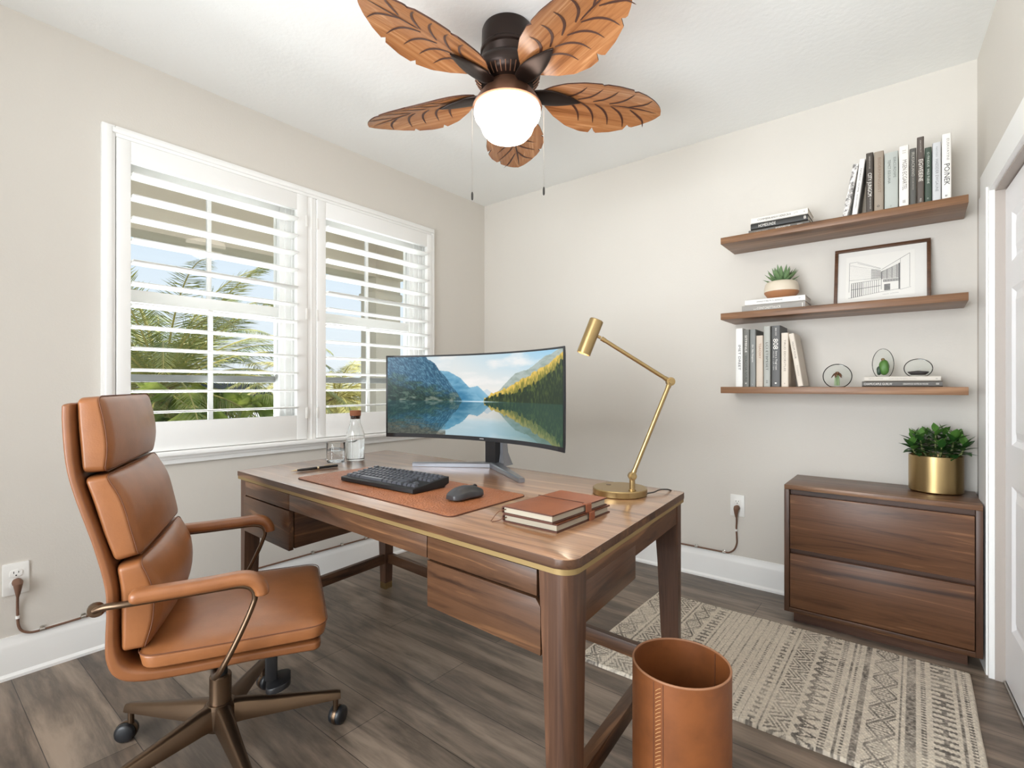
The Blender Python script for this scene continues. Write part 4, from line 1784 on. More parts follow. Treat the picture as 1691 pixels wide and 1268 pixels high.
# ------------------------------------------------------------------ rug
RX0, RX1, RY0, RY1 = 1.545, 2.735, -1.186, -0.384


def rug_color(u, v):
    x = u * (RX1 - RX0)
    y = v * (RY1 - RY0)
    ivory = np.array((210, 199, 182), float)
    char = np.array((98, 92, 86), float)
    grey = np.array((150, 140, 128), float)
    d = np.zeros_like(x)      # darkness mask

    def tri(p, T):
        return np.abs(((p / T) % 1.0) * 2 - 1)
    # bands across the length: (x0, x1, kind)
    bands = [
        (.012, .095, 'dia'), (.105, .113, 'ln'), (.122, .205, 'chev'), (.216, .224, 'ln'), (.232, .300, 'dia'), (.312, .352, 'key'), (.362, .367, 'ln'),
        (.385, .389, 'dot'), (.402, .406, 'ln'), (.425, .429, 'dot'), (.445, .449, 'ln'), (.470, .474, 'dot'), (.490, .494, 'ln'),
        (.520, .528, 'dot'), (.545, .549, 'ln'), (.565, .575, 'dot'), (.592, .596, 'ln'), (.612, .636, 'key'), (.648, .652, 'ln'),
        (.662, .728, 'chev'), (.738, .800, 'zig'), (.806, .822, 'dot'), (.842, .848, 'ln'), (.858, .864, 'dot'), (.880, .898, 'ln'),
        (.912, .985, 'dia'), (.992, .998, 'ln'), (1.008, 1.034, 'ln'), (1.046, 1.060, 'dot'), (1.072, 1.135, 'key'), (1.142, 1.150, 'ln'), (1.160, 1.172, 'dot')]
    for x0, x1, kd in bands:
        s = (x - x0) / (x1 - x0)
        inb = (s >= 0) & (s <= 1)
        w = x1 - x0
        if kd == 'ln':
            m = np.ones_like(x) * 0.75
        elif kd == 'dot':
            m = (((y / 0.016) % 1.0) < 0.55) * 0.95
        elif kd == 'key':
            m = ((((y / 0.030) % 1.0) < 0.42) & (np.abs(s - .5) < .45)) | ((np.abs(s - .5) < 0.10) & (((y / 0.06) % 1.0) < .5))
            m = m * 0.95
        elif kd == 'zig':
            t = tri(y, 0.050)
            m = ((np.abs(s - t) < 0.17) | (np.abs(s - t * .4) < 0.10)) * 0.95
        elif kd == 'chev':
            t = tri(y + 0.4 * s * w, 0.085)
            m = (np.abs(((s * 3.0 + t * 2.0) % 1.0) - .5) < 0.24) * 0.9
        else:
            t = tri(y, 0.110)
            q = np.abs(s - .5) * 2
            m = ((np.abs(q - t) < 0.14) | ((((y / 0.013) % 1.0) < .45) & (q < t - .22)) | (np.abs(q - t - .38) < .07)) * 0.92
        d = np.where(inb, np.maximum(d, m), d)
    nz = fbm(x * 170, y * 170, 2, 5)
    d = np.clip(d * 1.05 + (nz - 0.56) * 1.5 * (d > 0.02) + np.clip(nz - .60, 0, 1) * 1.1, 0, 1)
    fade = fbm(x * 6, y * 9, 3, 8)
    d = d * np.clip(0.75 + (fade - .45) * 1.6, .45, 1.0)
    tone = char[None, :] + (grey - char)[None, :] * np.clip((fbm(x * 60, y * 60, 3, 31) - .35) * 1.2, 0, .6)[:, None]
    base = ivory[None, :] * (0.88 + 0.20 * fbm(x * 200, y * 200, 2, 14))[:, None]
    return base * (1 - d[:, None]) + tone * d[:, None]


def rug_pos(u, v):
    x = RX0 + (RX1 - RX0) * u
    y = RY0 + (RY1 - RY0) * v
    px, py = 0.0105, 0.0085
    row = np.floor(y / py)
    lx = np.abs(np.sin(PI * (x / px + 0.5 * (row % 2))))
    ly = np.abs(np.sin(PI * y / py))
    hgt = 0.0085 + 0.0032 * (lx ** .6) * (ly ** .6) + 0.0018 * (fbm(x * 120, y * 120, 2, 77) - .5)
    ed = np.minimum(np.minimum(u * (RX1 - RX0), (1 - u) * (RX1 - RX0)), np.minimum(v * (RY1 - RY0), (1 - v) * (RY1 - RY0)))
    hgt = hgt * np.clip(ed / 0.006, 0, 1) ** 0.5 + 0.0006
    wob = 0.0025 * (fbm(x * 9, y * 9, 2, 90) - .5) * (ed < .01)
    return np.stack([x + wob, y + wob, hgt], 1)


rug = color_grid('rug', 460, 310, rug_pos, rug_color, attr_mat('rug_wool', 0, 0.95))
tag(rug, 'ivory and charcoal patterned woven rug on the floor before the cabinet', 'rug')

# ------------------------------------------------------------------ low walnut cabinet
cb = thing('cabinet', 'low two drawer walnut cabinet against the back wall', 'cabinet', (2.444, -0.168, 0))
CX0, CX1, CYF, CYB, CZ0, CZ1 = 2.116 - 2.444, 2.772 - 2.444, -0.345 + 0.168, -0.004 + 0.168 - 0.02, 0.055, 0.622
b = MB()
b.box((CX0, CYF, CZ1 - 0.020), (CX1, CYB, CZ1), 0.0012)
b.build('top_panel', walnut_cab if False else wood('walnut_cabinet_top', 'x', (84, 58, 42), (116, 84, 62), (144, 110, 84), rough=0.33, seed=4.4), cb)
for x0, x1 in ((CX0, CX0 + 0.020), (CX1 - 0.020, CX1)):
    b = MB()
    b.box((x0, CYF, CZ0), (x1, CYB, CZ1 - 0.0202), 0.001)
    b.build('side_panel', walnut_z, cb)
b = MB()
b.box((CX0 + 0.0202, CYF, CZ0), (CX1 - 0.0202, CYB, CZ0 + 0.020), 0.001)
b.build('bottom_panel', walnut_x, cb)
b = MB()
b.box((CX0 + 0.0205, CYF + 0.030, CZ0 + 0.0205), (CX1 - 0.0205, CYB, CZ1 - 0.0205))
b.build('carcass', wood('walnut_finger_groove', 'x', (62, 42, 32), (82, 56, 42), (98, 68, 52), seed=9.0), cb)
for z0, z1 in ((0.338, 0.578), (0.078, 0.316)):
    b = MB()
    b.box((CX0 + 0.0225, CYF + 0.003, z0), (CX1 - 0.0225, CYF + 0.024, z1), 0.0015)
    b.build('drawer', walnut_cab, cb)
b = MB()
b.box((CX0 + 0.030, CYF + 0.050, 0.0), (CX1 - 0.040, CYB - 0.02, CZ0 - 0.0002))
b.build('plinth', wood('walnut_plinth', 'x', (64, 42, 32), (88, 60, 45), (104, 74, 56), seed=2.0), cb)

# brass pot with jade plant
pt = thing('potted_plant', 'leafy green plant in a brushed gold pot on the low cabinet', 'potted plant', (2.643, -0.120, CZ1))
b = MB()
PR, PH = 0.090, 0.152
b.lathe([(0, 0.0005), (PR - .006, 0.0005), (PR, .006), (PR, PH), (PR - .003, PH + .001), (PR - .004, PH), (PR - .005, PH - .03), (PR - .006, .01), (0, .01)], 64)
b.build('pot', brass, pt, angle=30)
b = MB()
b.lathe([(0, PH - .018), (PR * .5, PH - .015), (PR - .0055, PH - .02)], 32)
b.build('soil', soil, pt)


def leaf(b, base, d, up, L, w, fold=0.25, curl=0.25, seg=6):
    d = Vector(d).normalized()
    s = d.cross(Vector(up)).normalized()
    u = s.cross(d).normalized()
    prev = None
    for i in range(seg + 1):
        t = i / seg
        c = Vector(base) + d * L * t - u * curl * L * t * t
        ww = w * math.sin(PI * min(1, (0.06 + 0.94 * t)) ** 0.85) * (1.0 if t < 1 else 0)
        ww = max(ww, 0.0006)
        row = [b.bm.verts.new(c - s * ww + u * ww * fold), b.bm.verts.new(c), b.bm.verts.new(c + s * ww + u * ww * fold)]
        if prev:
            for k in range(2):
                f = b.bm.faces.new((prev[k], prev[k + 1], row[k + 1], row[k]))
                f.smooth = True
                f.material_index = b.mi
        prev = row


rnd = random.Random(5)
b = MB()
stems = [(0, 0, 0.112, 0), (-.035, -.02, .085, 1), (.04, -.02, .09, 2), (-.05, .02, .075, 3), (.05, .03, .085, 4), (-.015, .045, .09, 5), (0.012, -.05, .06, 6), (-.055, -.035, .055, 7), (.062, -.03, .062, 8), (.02, .02, .10, 9)]
bs = MB()
for (x, y, h, k) in stems:
    top = Vector((x * 1.45, y * 1.3, PH - .015 + h))
    base = Vector((x * .7, y * .7, PH - .018))
    mid = (base + top) / 2 + Vector((x * .2, y * .2, 0))
    bs.tube([base, mid, top], [.0045, .004, .003], 7)
    for q_ in range(5):
        t = 0.42 + 0.58 * q_ / 4
        p = base.lerp(mid, min(1, t * 2)) if t < .5 else mid.lerp(top, (t - .5) * 2)
        for hh in range(3):
            a = 2.1 * hh + q_ * 1.05 + k * 1.3 + rnd.uniform(-.2, .2)
            el = 0.05 + 1.0 * (q_ / 4) ** 1.5 + rnd.uniform(-.15, .2)
            d = (math.cos(a) * math.cos(el), math.sin(a) * math.cos(el), math.sin(el))
            b.mi = 1 if (q_ == 4 or rnd.random() < .18) else 0
            leaf(b, p, d, (0, 0, 1), rnd.uniform(.046, .066) * (0.85 if q_ == 4 else 1), rnd.uniform(.012, .0160), 0.3, rnd.uniform(.0, .3))
bs.build('stems', stem_mat, pt, angle=60)
lv = b.build('leaves', [leaf_dark, leaf_dark2], pt, angle=0, recalc=False)
lv.data.polygons.foreach_set('use_smooth', [True] * len(lv.data.polygons))

# ------------------------------------------------------------------ floating shelves
SHX0, SHX1, SHD, SHT = 1.813, 2.738, 0.25, 0.032
SHZ = {'top': 1.807, 'mid': 1.428, 'low': 1.060}
for nm, lab in (('top', 'uppermost of the three walnut floating shelves, holding the tall row of books'), ('mid', 'middle walnut floating shelf, holding the succulent and framed drawing'), ('low', 'lowest walnut floating shelf, holding the glass paperweights')):
    b = MB()
    b.box((SHX0 - 2.275, -SHD / 2, -SHT), (SHX1 - 2.275, SHD / 2 - 0.0005, 0), 0.0012)
    o = b.build('floating_shelf', walnut_shelf if nm != 'low' else wood('walnut_shelf_low', 'x', (104, 74, 52), (136, 100, 72), (164, 126, 96), seed=15.5))
    o.location = (2.275, -SHD / 2, SHZ[nm])
    tag(o, lab, 'shelf', 'walnut floating shelves')


# ------------------------------------------------------------------ books
cover_cache = {}


def cov_mat(c):
    k = 'cover_%d_%d_%d' % c
    return mat(k, c, 0.5)


def book(label, w, h, d, cover, lines, group, loc, rot=(0, 0, 0), flat=False, ink=(40, 38, 36), pages=True, marble=None):
    """standing book: thickness w along x, height h along z, depth d along +y, spine at y=0 facing -y.
    flat: lies on its side, spine (length h) along x, thickness w along z."""
    t = thing('book', label, 'book', loc, 0, group, rot=rot)
    ct = 0.0022
    mp = (lambda x, y, z: (x, y, z)) if not flat else (lambda x, y, z: (z - h / 2, y, x + w / 2))
    b = MB()
    r = min(w * 0.28, 0.006)
    # U-shaped cover: outline in x-y, extruded along the height
    o = [(w / 2, d), (w / 2, r)]
    for i in range(1, 6):
        a = R(0 - 90 * i / 6)
        o.append((w / 2 - r + r * math.cos(a), r + r * math.sin(a)))
    for i in range(1, 6):
        a = R(-90 - 90 * i / 6)
        o.append((-w / 2 + r + r * math.cos(a), r + r * math.sin(a)))
    o += [(-w / 2, r), (-w / 2, d), (-w / 2 + ct, d), (-w / 2 + ct, ct + .001), (w / 2 - ct, ct + .001), (w / 2 - ct, d)]
    n = len(o)
    V = [mp(x, y, 0) for x, y in o] + [mp(x, y, h) for x, y in o]
    b._new(V, [(i, (i + 1) % n, n + (i + 1) % n, n + i) for i in range(n)] + [tuple(range(n)), tuple(reversed(range(n, 2 * n)))])
    b.build('cover', marble or cov_mat(cover), t, angle=30)
    b = MB()
    q = [(-w / 2 + ct, ct + .001, 0.0025), (w / 2 - ct, d - 0.003, h - 0.0025)]
    lo, hi = mp(*q[0]), mp(*q[1])
    b.box(tuple(min(a, c) for a, c in zip(lo, hi)), tuple(max(a, c) for a, c in zip(lo, hi)))
    b.build('pages', page_white, t, angle=0)
    for (s, pos, size, length, col, off) in lines:
        m_ = mat('ink_%d_%d_%d' % col, col, 0.6)
        org = Vector(mp(off * w, -0.0006, h * pos))
        if flat:
            text_mesh('lettering', s, size, m_, t, org, (1, 0, 0), (0, 0, 1), fit=length)
        else:
            text_mesh('lettering', s, size, m_, t, org, (0, 0, -1), (1, 0, 0), fit=length)
    return t


BK = (30, 28, 28)
WHT = (232, 228, 220)
GR = (120, 116, 110)
G1 = 'books standing on the top shelf'
zt = SHZ['top']
yb = -0.228
marb = mat('marbled_cover', (222, 219, 214), 0.5)
n = N(marb)
n.color(n.ramp(n.noise(n.coords((1, 1, 1)), 55, 4, .6, .4), [(.40, (120, 116, 114)), (.52, (226, 223, 219)), (1.0, (232, 229, 225))]))


def stand_row(items, zbase, group, yfront):
    for (x0, x1, ztop, d, cov, lines, lab) in items:
        book(lab, (x1 - x0) * 0.985, ztop - zbase, d, cov, lines, group, ((x0 + x1) / 2, yfront, zbase + .0003))


# two books leaning against the row
book('white marbled book leaning at the left end of the top row', 0.0205, 0.226, 0.15, (222, 219, 214), [('JOURNAL', .45, .012, .09, GR, 0)], G1, (2.334, yb, zt + .0032), (0, R(10.2), 0), marble=marb)
book('plain white book leaning second from the left in the top row', 0.0205, 0.240, 0.15, (228, 226, 223), [('NORDIC HOME', .62, .009, .10, GR, 0), ('SLOW LIVING', .25, .007, .06, GR, 0)], G1, (2.369, yb, zt + .0022), (0, R(7.0), 0))
stand_row([
    (2.410, 2.436, 2.066, .16, (70, 62, 55), [('CITY JUNGCM', .47, .019, .100, WHT, 0), ('GREENHOUSE', .84, .007, .055, (180, 174, 164), 0), ('NEW EDITION PRESS', .16, .006, .05, (190, 184, 176), .1)], 'dark brown book third from the left in the top row'),
    (2.438, 2.472, 2.063, .165, (152, 139, 124), [('BIIDERMINGSIST', .60, .015, .150, (134, 112, 92), .05), ('o', .09, .020, .009, BK, 0)], 'taupe book in the top row between dark brown and sage spines'),
    (2.474, 2.521, 2.048, .165, (176, 180, 174), [('EIACURDIIPE', .72, .013, .085, (120, 124, 118), .24), ('TEMCT EGULANA', .66, .013, .100, (100, 104, 98), -.16), ('o', .06, .012, .006, (130, 134, 128), 0)], 'wide pale sage book in the top row'),
    (2.523, 2.556, 2.062, .165, (230, 226, 219), [('MGEN ECGARTEL', .52, .020, .125, (104, 98, 92), .05), ('II', .9, .018, .012, (190, 184, 176), 0), ('III', .09, .014, .010, (90, 84, 80), 0)], 'white book in the top row with grey lettering beside wide sage spine'),
    (2.558, 2.580, 2.042, .16, (82, 80, 75), [('IRLKIACKANO', .72, .013, .100, (176, 170, 160), 0), ('HOUSE NOTES', .38, .006, .05, (160, 154, 146), 0)], 'narrow charcoal book in the top row left of the tallest dark one'),
    (2.5815, 2.6045, 2.082, .17, (86, 76, 69), [('EIGWEIEINE', .50, .020, .090, (226, 220, 210), .02), ('ARCHITECT', .86, .006, .05, (190, 182, 172), 0), ('PRESS', .06, .008, .014, (200, 194, 184), 0)], 'tall dark brown book standing above its neighbours in the top row'),
    (2.606, 2.6285, 2.032, .16, (58, 72, 60), [('O FINDUS', .78, .010, .06, (190, 196, 184), 0), ('WILD TUENE', .48, .010, .06, (200, 204, 194), 0), ('o', .08, .010, .006, (170, 176, 166), 0)], 'dark green book in the top row'),
    (2.630, 2.657, 2.044, .165, (200, 201, 202), [('HAESIDER EWGAUNE', .44, .013, .130, (128, 128, 128), .02), ('NOTES', .84, .007, .04, (140, 140, 140), 0)], 'light grey book in the top row right of the dark green one'),
    (2.659, 2.689, 2.070, .165, (232, 229, 223), [('PO/NEK', .38, .024, .085, BK, 0), ('EUIAVAYINI', .76, .011, .085, (150, 144, 138), .12), ('a', .06, .014, .008, (70, 66, 62), 0)], 'tall white book at the right end of the top row'),
], zt, G1, yb)

G2 = 'books lying flat on the top shelf'
book('grey book at the bottom of the flat stack on the top shelf', 0.024, 0.262, 0.175, (106, 102, 97), [('INTERIOR STORIES', .22, .007, .06, WHT, -.05), ('BERMEOP', .58, .015, .062, WHT, 0), ('PRESS', .85, .010, .022, WHT, 0)], G2, (2.064, -0.205, zt + .0003), flat=True)
book('black book in the middle of the flat stack on the top shelf', 0.029, 0.246, 0.17, (44, 43, 41), [('HOMESUNDE', .30, .020, .075, WHT, -.05), ('8', .95, .020, .010, WHT, 0)], G2, (2.066, -0.208, zt + .0248), flat=True)
book('white book on top of the flat stack on the top shelf', 0.028, 0.244, 0.17, (230, 226, 218), [('COMMERKANUI DERECKA', .42, .014, .145, (70, 66, 62), -.05), ('LTT', .80, .010, .016, (130, 126, 120), 0), ('o', .94, .012, .006, (80, 76, 72), 0)], G2, (2.067, -0.208, zt + .0543), flat=True)

zm = SHZ['mid']
G3 = 'books lying flat on the middle shelf'
book('grey book under the white one, below the succulent', 0.034, 0.276, 0.175, (150, 146, 140), [('CONTORETTAUCR', .44, .017, .105, WHT, -.05), ('aut', .22, .009, .014, WHT, -.1), ('|', .96, .02, .003, WHT, 0)], G3, (2.039, -0.200, zm + .0003), flat=True)
book('white book directly under the succulent planter', 0.027, 0.262, 0.17, (236, 234, 230), [('ADEMOCITERATE TO BARANE', .42, .010, .115, (84, 82, 80), 0), ('o', .91, .012, .008, (60, 60, 60), .05)], G3, (2.046, -0.200, zm + .0348), flat=True)
PZ = zm + 0.0625
sc = thing('succulent_planter', 'green succulent in a two tone cream and tan bowl on flat books', 'potted plant', (2.064, -0.125, PZ))
b = MB()
b.lathe([(0, 0.0003), (.048, 0.0003), (.062, .010), (.0755, .028), (.0765, .034)], 48)
b.build('tan_base', mat('terracotta_glaze', (166, 116, 80), 0.45), sc, angle=60)
b = MB()
b.lathe([(.0765, .034), (.0765, .050), (.072, .072), (.064, .082), (.0615, .0835), (.059, .081), (.062, .070), (.060, .060), (0, .058)], 48)
b.build('cream_bowl', mat('cream_glaze', (216, 204, 184), 0.38), sc, angle=60)
b = MB()
b.lathe([(0, .072), (.061, .070)], 24)
b.build('soil', soil, sc)


def fat_leaf(b, base, az, el, L, w):
    d = Vector((math.cos(az) * math.cos(el), math.sin(az) * math.cos(el), math.sin(el)))
    s = Vector((-math.sin(az), math.cos(az), 0))
    u = s.cross(d) * -1
    prev = None
    seg = 7
    for i in range(seg + 1):
        t = i / seg
        ww = w * (0.55 + 0.9 * t - 1.45 * t * t) * 1.25 if t < 1 else 0.0004
        ww = max(ww, 0.0004)
        c = Vector(base) + d * L * t + Vector((0, 0, L * 0.18 * t * t))
        ring = []
        for k in range(8):
            a = 2 * PI * k / 8
            ring.append(b.bm.verts.new(c + s * ww * math.cos(a) + u * ww * 0.42 * math.sin(a)))
        if prev:
            for k in range(8):
                f = b.bm.faces.new((prev[k], prev[(k + 1) % 8], ring[(k + 1) % 8], ring[k]))
                f.smooth = True
        prev = ring


b = MB()
rnd = random.Random(12)
for q_, (nl, el, L, w, z) in enumerate(((9, 0.22, .072, .012, .074), (9, 0.55, .078, .0135, .076), (8, 0.88, .080, .014, .078), (6, 1.15, .074, .013, .080), (4, 1.40, .066, .010, .082))):
    for k in range(nl):
        az = 2 * PI * k / nl + q_ * 0.45 + rnd.uniform(-.1, .1)
        fat_leaf(b, (0.010 * math.cos(az), .010 * math.sin(az), z), az, el + rnd.uniform(-.1, .1), L * rnd.uniform(.88, 1.05), w)
b.build('succulent', succ_mat, sc, angle=60)

# framed drawing leaning on the wall
FW, FH = 0.352, 0.285
lean = math.atan2(0.062, 0.28)
fr = thing('picture_frame', 'walnut framed architectural drawing leaning on the wall on middle shelf', 'picture', (2.453, -0.085, zm + .0005), rot=(-lean, 0, 0))
ft = 0.0135
for nm2, lo, hi in (('frame_rail', (-FW / 2, -0.010, 0), (FW / 2, 0.010, ft)), ('frame_rail', (-FW / 2, -0.010, FH - ft), (FW / 2, 0.010, FH)),
                    ('frame_stile', (-FW / 2, -0.010, ft), (-FW / 2 + ft, 0.010, FH - ft)), ('frame_stile', (FW / 2 - ft, -0.010, ft), (FW / 2, 0.010, FH - ft))):
    b = MB()
    b.box(lo, hi, 0.001)
    b.build(nm2, wood('walnut_frame', 'x', (70, 47, 33), (92, 64, 46), (110, 78, 58), seed=6.0), fr)
b = MB()
b.box((-FW / 2 + ft, 0.000, ft), (FW / 2 - ft, 0.008, FH - ft))
b.build('mount', mat('mat_board', (226, 224, 219), 0.9), fr, angle=0)
b = MB()
AX0, AX1, AZ0, AZ1 = -0.130, 0.122, 0.036, 0.246
b.box((AX0, -0.0008, AZ0), (AX1, 0.000, AZ1))
b.build('sheet', mat('drawing_sheet', (232, 230, 224), 0.9), fr, angle=0)
b = MB()


def ln(x0, z0, x1, z1, w=0.0007):
    w *= 1.35
    a_, c_ = Vector((x0, 0, z0)), Vector((x1, 0, z1))
    d = (c_ - a_)
    if d.length < 1e-6:
        return
    d.normalize()
    s = Vector((-d.z, 0, d.x)) * w / 2
    y = Vector((0, -0.0012, 0))
    b.quad(a_ - s + y, c_ - s + y, c_ + s + y, a_ + s + y)


def pq(u, v):     # drawing coordinates 0..1 inside the sheet
    return AX0 + (AX1 - AX0) * u, AZ0 + (AZ1 - AZ0) * v


def L2(u0, v0, u1, v1, w=.0007):
    ln(*pq(u0, v0), *pq(u1, v1), w)


# a low modern building in two-point perspective
L2(.05, .86, .05, .17, .0009)
L2(.05, .86, .17, .865, .0008)
L2(.17, .865, .52, .655)
L2(.17, .835, .52, .64)
L2(.05, .80, .50, .625, .0004)
for i in range(12):
    L2(.05, .44 + .035 * i, .37, .44 + .012 * i + .006 * i, .0002)
L2(.05, .445, .52, .43)
for i in range(9):
    L2(.385 + .017 * i, .42 + 0.001 * i, .385 + .017 * i, .655 - .008 * i, .0011)
for v in (.43, .47, .51, .55, .59, .63, .655):
    L2(.385, v, .525, .43 + (v - .43) * .78, .0010)
L2(.53, .62, .93, .93, .0010)
L2(.53, .57, .80, .73, .0008)
L2(.93, .93, .93, .18, .0007)
L2(.80, .83, .80, .13, .0007)
L2(.80, .13, .95, .17)
for i in range(15):
    u = .54 + .0178 * i
    L2(u, .40, u, .585 + .0098 * i, .0008 if i % 4 else .0018)
for i in range(14):
    v = .42 + .0125 * i
    L2(.54, v, .79, .42 + .0215 * i, .0006)
L2(.785, .14, .785, .73, .0030)
L2(.53, .57, .53, .17, .0012)
for i in range(22):
    u = .56 + .011 * i
    L2(u, .335, u, .385, .0013)
L2(.56, .39, .79, .39)
L2(.56, .335, .79, .335)
for i in range(9):
    L2(.575, .15 + .016 * i, .66, .15 + .016 * i, .0014)
    L2(.575 + .0095 * i, .14, .575 + .0095 * i, .28, .0010)
for i in range(14):
    u = .09 + .031 * i
    L2(u, .03 + .006 * i, u, .36 + .003 * i, .0022 if i < 6 else .0011)
L2(.08, .37, .52, .40, .0012)
L2(.08, .22, .52, .26, .0016)
L2(.04, .03, .52, .115, .0009)
L2(.52, .115, .80, .15, .0009)
L2(.55, .055, .64, .060, .0006)
L2(.66, .062, .78, .072, .0006)
b.build('drawing_lines', mat('pencil_ink', (104, 102, 102), 0.9), fr, angle=0)

zl = SHZ['low']
G4 = 'books standing on the lowest shelf'
yl = -0.215
stand_row([
    (1.874, 1.9085, 1.350, .165, (228, 227, 223), [('IMET DREET', .50, .016, .125, BK, .05)], 'white book at the left end of the lowest shelf'),
    (1.9095, 1.9395, 1.342, .16, (104, 103, 97), [('SITMINLE', .75, .013, .085, WHT, -.05), ('WACCIA IVURE', .32, .016, .130, (50, 58, 48), -.05), ('a', .06, .012, .008, WHT, 0)], 'dark grey book with green lettering second on the lowest shelf'),
    (1.9405, 1.968, 1.341, .165, (122, 124, 121), [('Dr. No Nuguse', .58, .010, .085, WHT, 0), ('x', .04, .010, .008, (170, 170, 166), 0)], 'mid grey book on the lowest shelf left of the peach one'),
    (1.969, 2.001, 1.309, .155, (198, 184, 168), [('TEAOIAY', .70, .014, .075, (150, 112, 84), .05)], 'short peach book on the lowest shelf'),
    (2.0025, 2.033, 1.352, .165, (166, 167, 160), [('LCI ETBPESET', .50, .015, .135, (72, 74, 68), .0), ('1E', .08, .012, .014, (70, 72, 66), 0)], 'pale grey green book on the lowest shelf'),
    (2.0365, 2.0765, 1.352, .165, (84, 83, 82), [('808', .70, .030, .050, WHT, -.05), ('Sore a Tiegl nast', .43, .010, .090, WHT, .05), ('MOSD 1 OF TEN', .43, .007, .09, (190, 188, 184), -.24), ('BUO / 0112', .90, .009, .035, WHT, 0), ('i', .06, .012, .008, WHT, 0)], 'thick dark grey book with large white numerals on the lowest shelf'),
    (2.079, 2.1105, 1.315, .16, (214, 203, 188), [('TIRUD EIDORVTLEE', .58, .012, .150, (128, 112, 98), 0), ('o', .06, .010, .006, (120, 106, 92), 0)], 'cream book upright beside the leaning one on the lowest shelf'),
], zl, G4, yl)
book('cream book leaning at the right end of the lowest row', 0.0235, 0.250, 0.155, (212, 202, 188), [('HOUM YOUR', .68, .011, .080, (110, 98, 86), 0), ('TOANO', .30, .009, .05, (150, 138, 124), 0)], G4, (2.1605, yl, zl + .0030), (0, R(-9.0), 0), marble=None)

G5 = 'books lying under the paperweights'
book('dark grey book with white lettering under the two paperweights', 0.0235, 0.268, 0.17, (86, 82, 77), [('CHAMUCAPLE GURLW', .21, .0125, .098, WHT, 0), ('CERAIWOCK NOTES IN WOOD', .68, .008, .082, WHT, 0), ('=', .94, .016, .010, WHT, 0)], G5, (2.529, -0.215, zl + .0003), flat=True)
book('pale cream book directly under the two paperweights', 0.0205, 0.254, 0.165, (206, 199, 188), [('TERTILE NORTONE', .16, .006, .05, (150, 144, 134), 0), ('FORM AND MATERIAL STUDIES', .52, .006, .09, (160, 154, 144), 0), ('o', .95, .010, .006, (120, 114, 106), 0)], G5, (2.530, -0.212, zl + .0243), flat=True)
PWZ = zl + 0.0452


def paperweight(label, loc, rx, rz, cut=0.82):
    t = thing('paperweight', label, 'paperweight', loc, group='glass paperweights')
    b = MB()
    prof = [(0, 0.0003)]
    a0 = -math.asin(cut)
    for i in range(25):
        a = a0 + (PI / 2 - a0) * i / 24
        prof.append((rx * math.cos(a) if i < 24 else 0, rz * (math.sin(a) + cut)))
    b.lathe(prof, 48)
    b.build('glass_body', dome_m, t, angle=60, recalc=False)
    return t


p1 = paperweight('round glass paperweight with a dark flower inside, resting on the shelf', (2.298, -0.150, zl), 0.0575, 0.0565, 0.86)
b = MB()
for k in range(7):
    a = 2 * PI * k / 7
    leaf(b, (0, 0, .062), (math.cos(a), math.sin(a), .1), (0, 0, 1), .024, .009, .3, 1.0)
b.lathe([(0, .058), (.010, .061), (.007, .068), (0, .070)], 12)
b.build('flower', mat('dark_flower', (110, 76, 54), 0.6), p1, angle=0)
b = MB()
for k in range(14):
    a = 2 * PI * k / 14
    r_ = .004 + .004 * (k % 3)
    b.tube([(r_ * math.cos(a), r_ * math.sin(a), .006), (r_ * .9 * math.cos(a), r_ * .9 * math.sin(a), .035), (r_ * .6 * math.cos(a), r_ * .6 * math.sin(a), .060)], .0011, 5)
b.build('stem', mat('pale_green_threads', (158, 188, 130), 0.5), p1)
p2 = paperweight('egg shaped glass paperweight with a green cactus inside', (2.466, -0.140, PWZ), 0.0395, 0.068, 0.80)
b = MB()
rnd = random.Random(3)


def blob(b, c, rx, rz, fac=.25):
    n_, m_ = 16, 10
    prof = []
    rows = []
    for j in range(m_ + 1):
        th = -PI / 2 + PI * j / m_
        row = []
        for k in range(n_):
            a = 2 * PI * k / n_
            bm_ = 1 + fac * math.sin(4 * a + j) * math.cos(th) * .6 + fac * .3 * math.sin(7 * th + a * 3)
            row.append(b.bm.verts.new((c[0] + rx * bm_ * math.cos(th) * math.cos(a), c[1] + rx * bm_ * math.cos(th) * math.sin(a), c[2] + rz * math.sin(th))))
        rows.append(row)
    for a_, c_ in zip(rows, rows[1:]):
        for k in range(n_):
            f = b.bm.faces.new((a_[k], a_[(k + 1) % n_], c_[(k + 1) % n_], c_[k]))
            f.smooth = True
    bmesh.ops.remove_doubles(b.bm, verts=b.bm.verts, dist=1e-6)


blob(b, (.004, 0, .040), .0185, .0340)
b.build('cactus', mat('cactus_green', (82, 122, 54), 0.5), p2, angle=60)
b = MB()
blob(b, (-.014, -.002, .026), .009, .0200)
b.build('dark_lobe', mat('cactus_dark', (48, 66, 50), 0.5), p2, angle=60)
b = MB()
blob(b, (.000, 0, .074), .007, .0070)
b.build('bud', mat('cactus_bud', (120, 92, 48), 0.5), p2, angle=60)
p3 = paperweight('flattened oval glass paperweight with dark base on the pale book', (2.586, -0.140, PWZ), 0.0490, 0.0415, 0.80)
b = MB()
b.lathe([(0, .006), (.024, .006), (.034, .014), (.036, .019), (.020, .021), (0, .0235)], 32)
b.build('dark_base', mat('dark_sand', (70, 64, 64), 0.8), p3, angle=60)

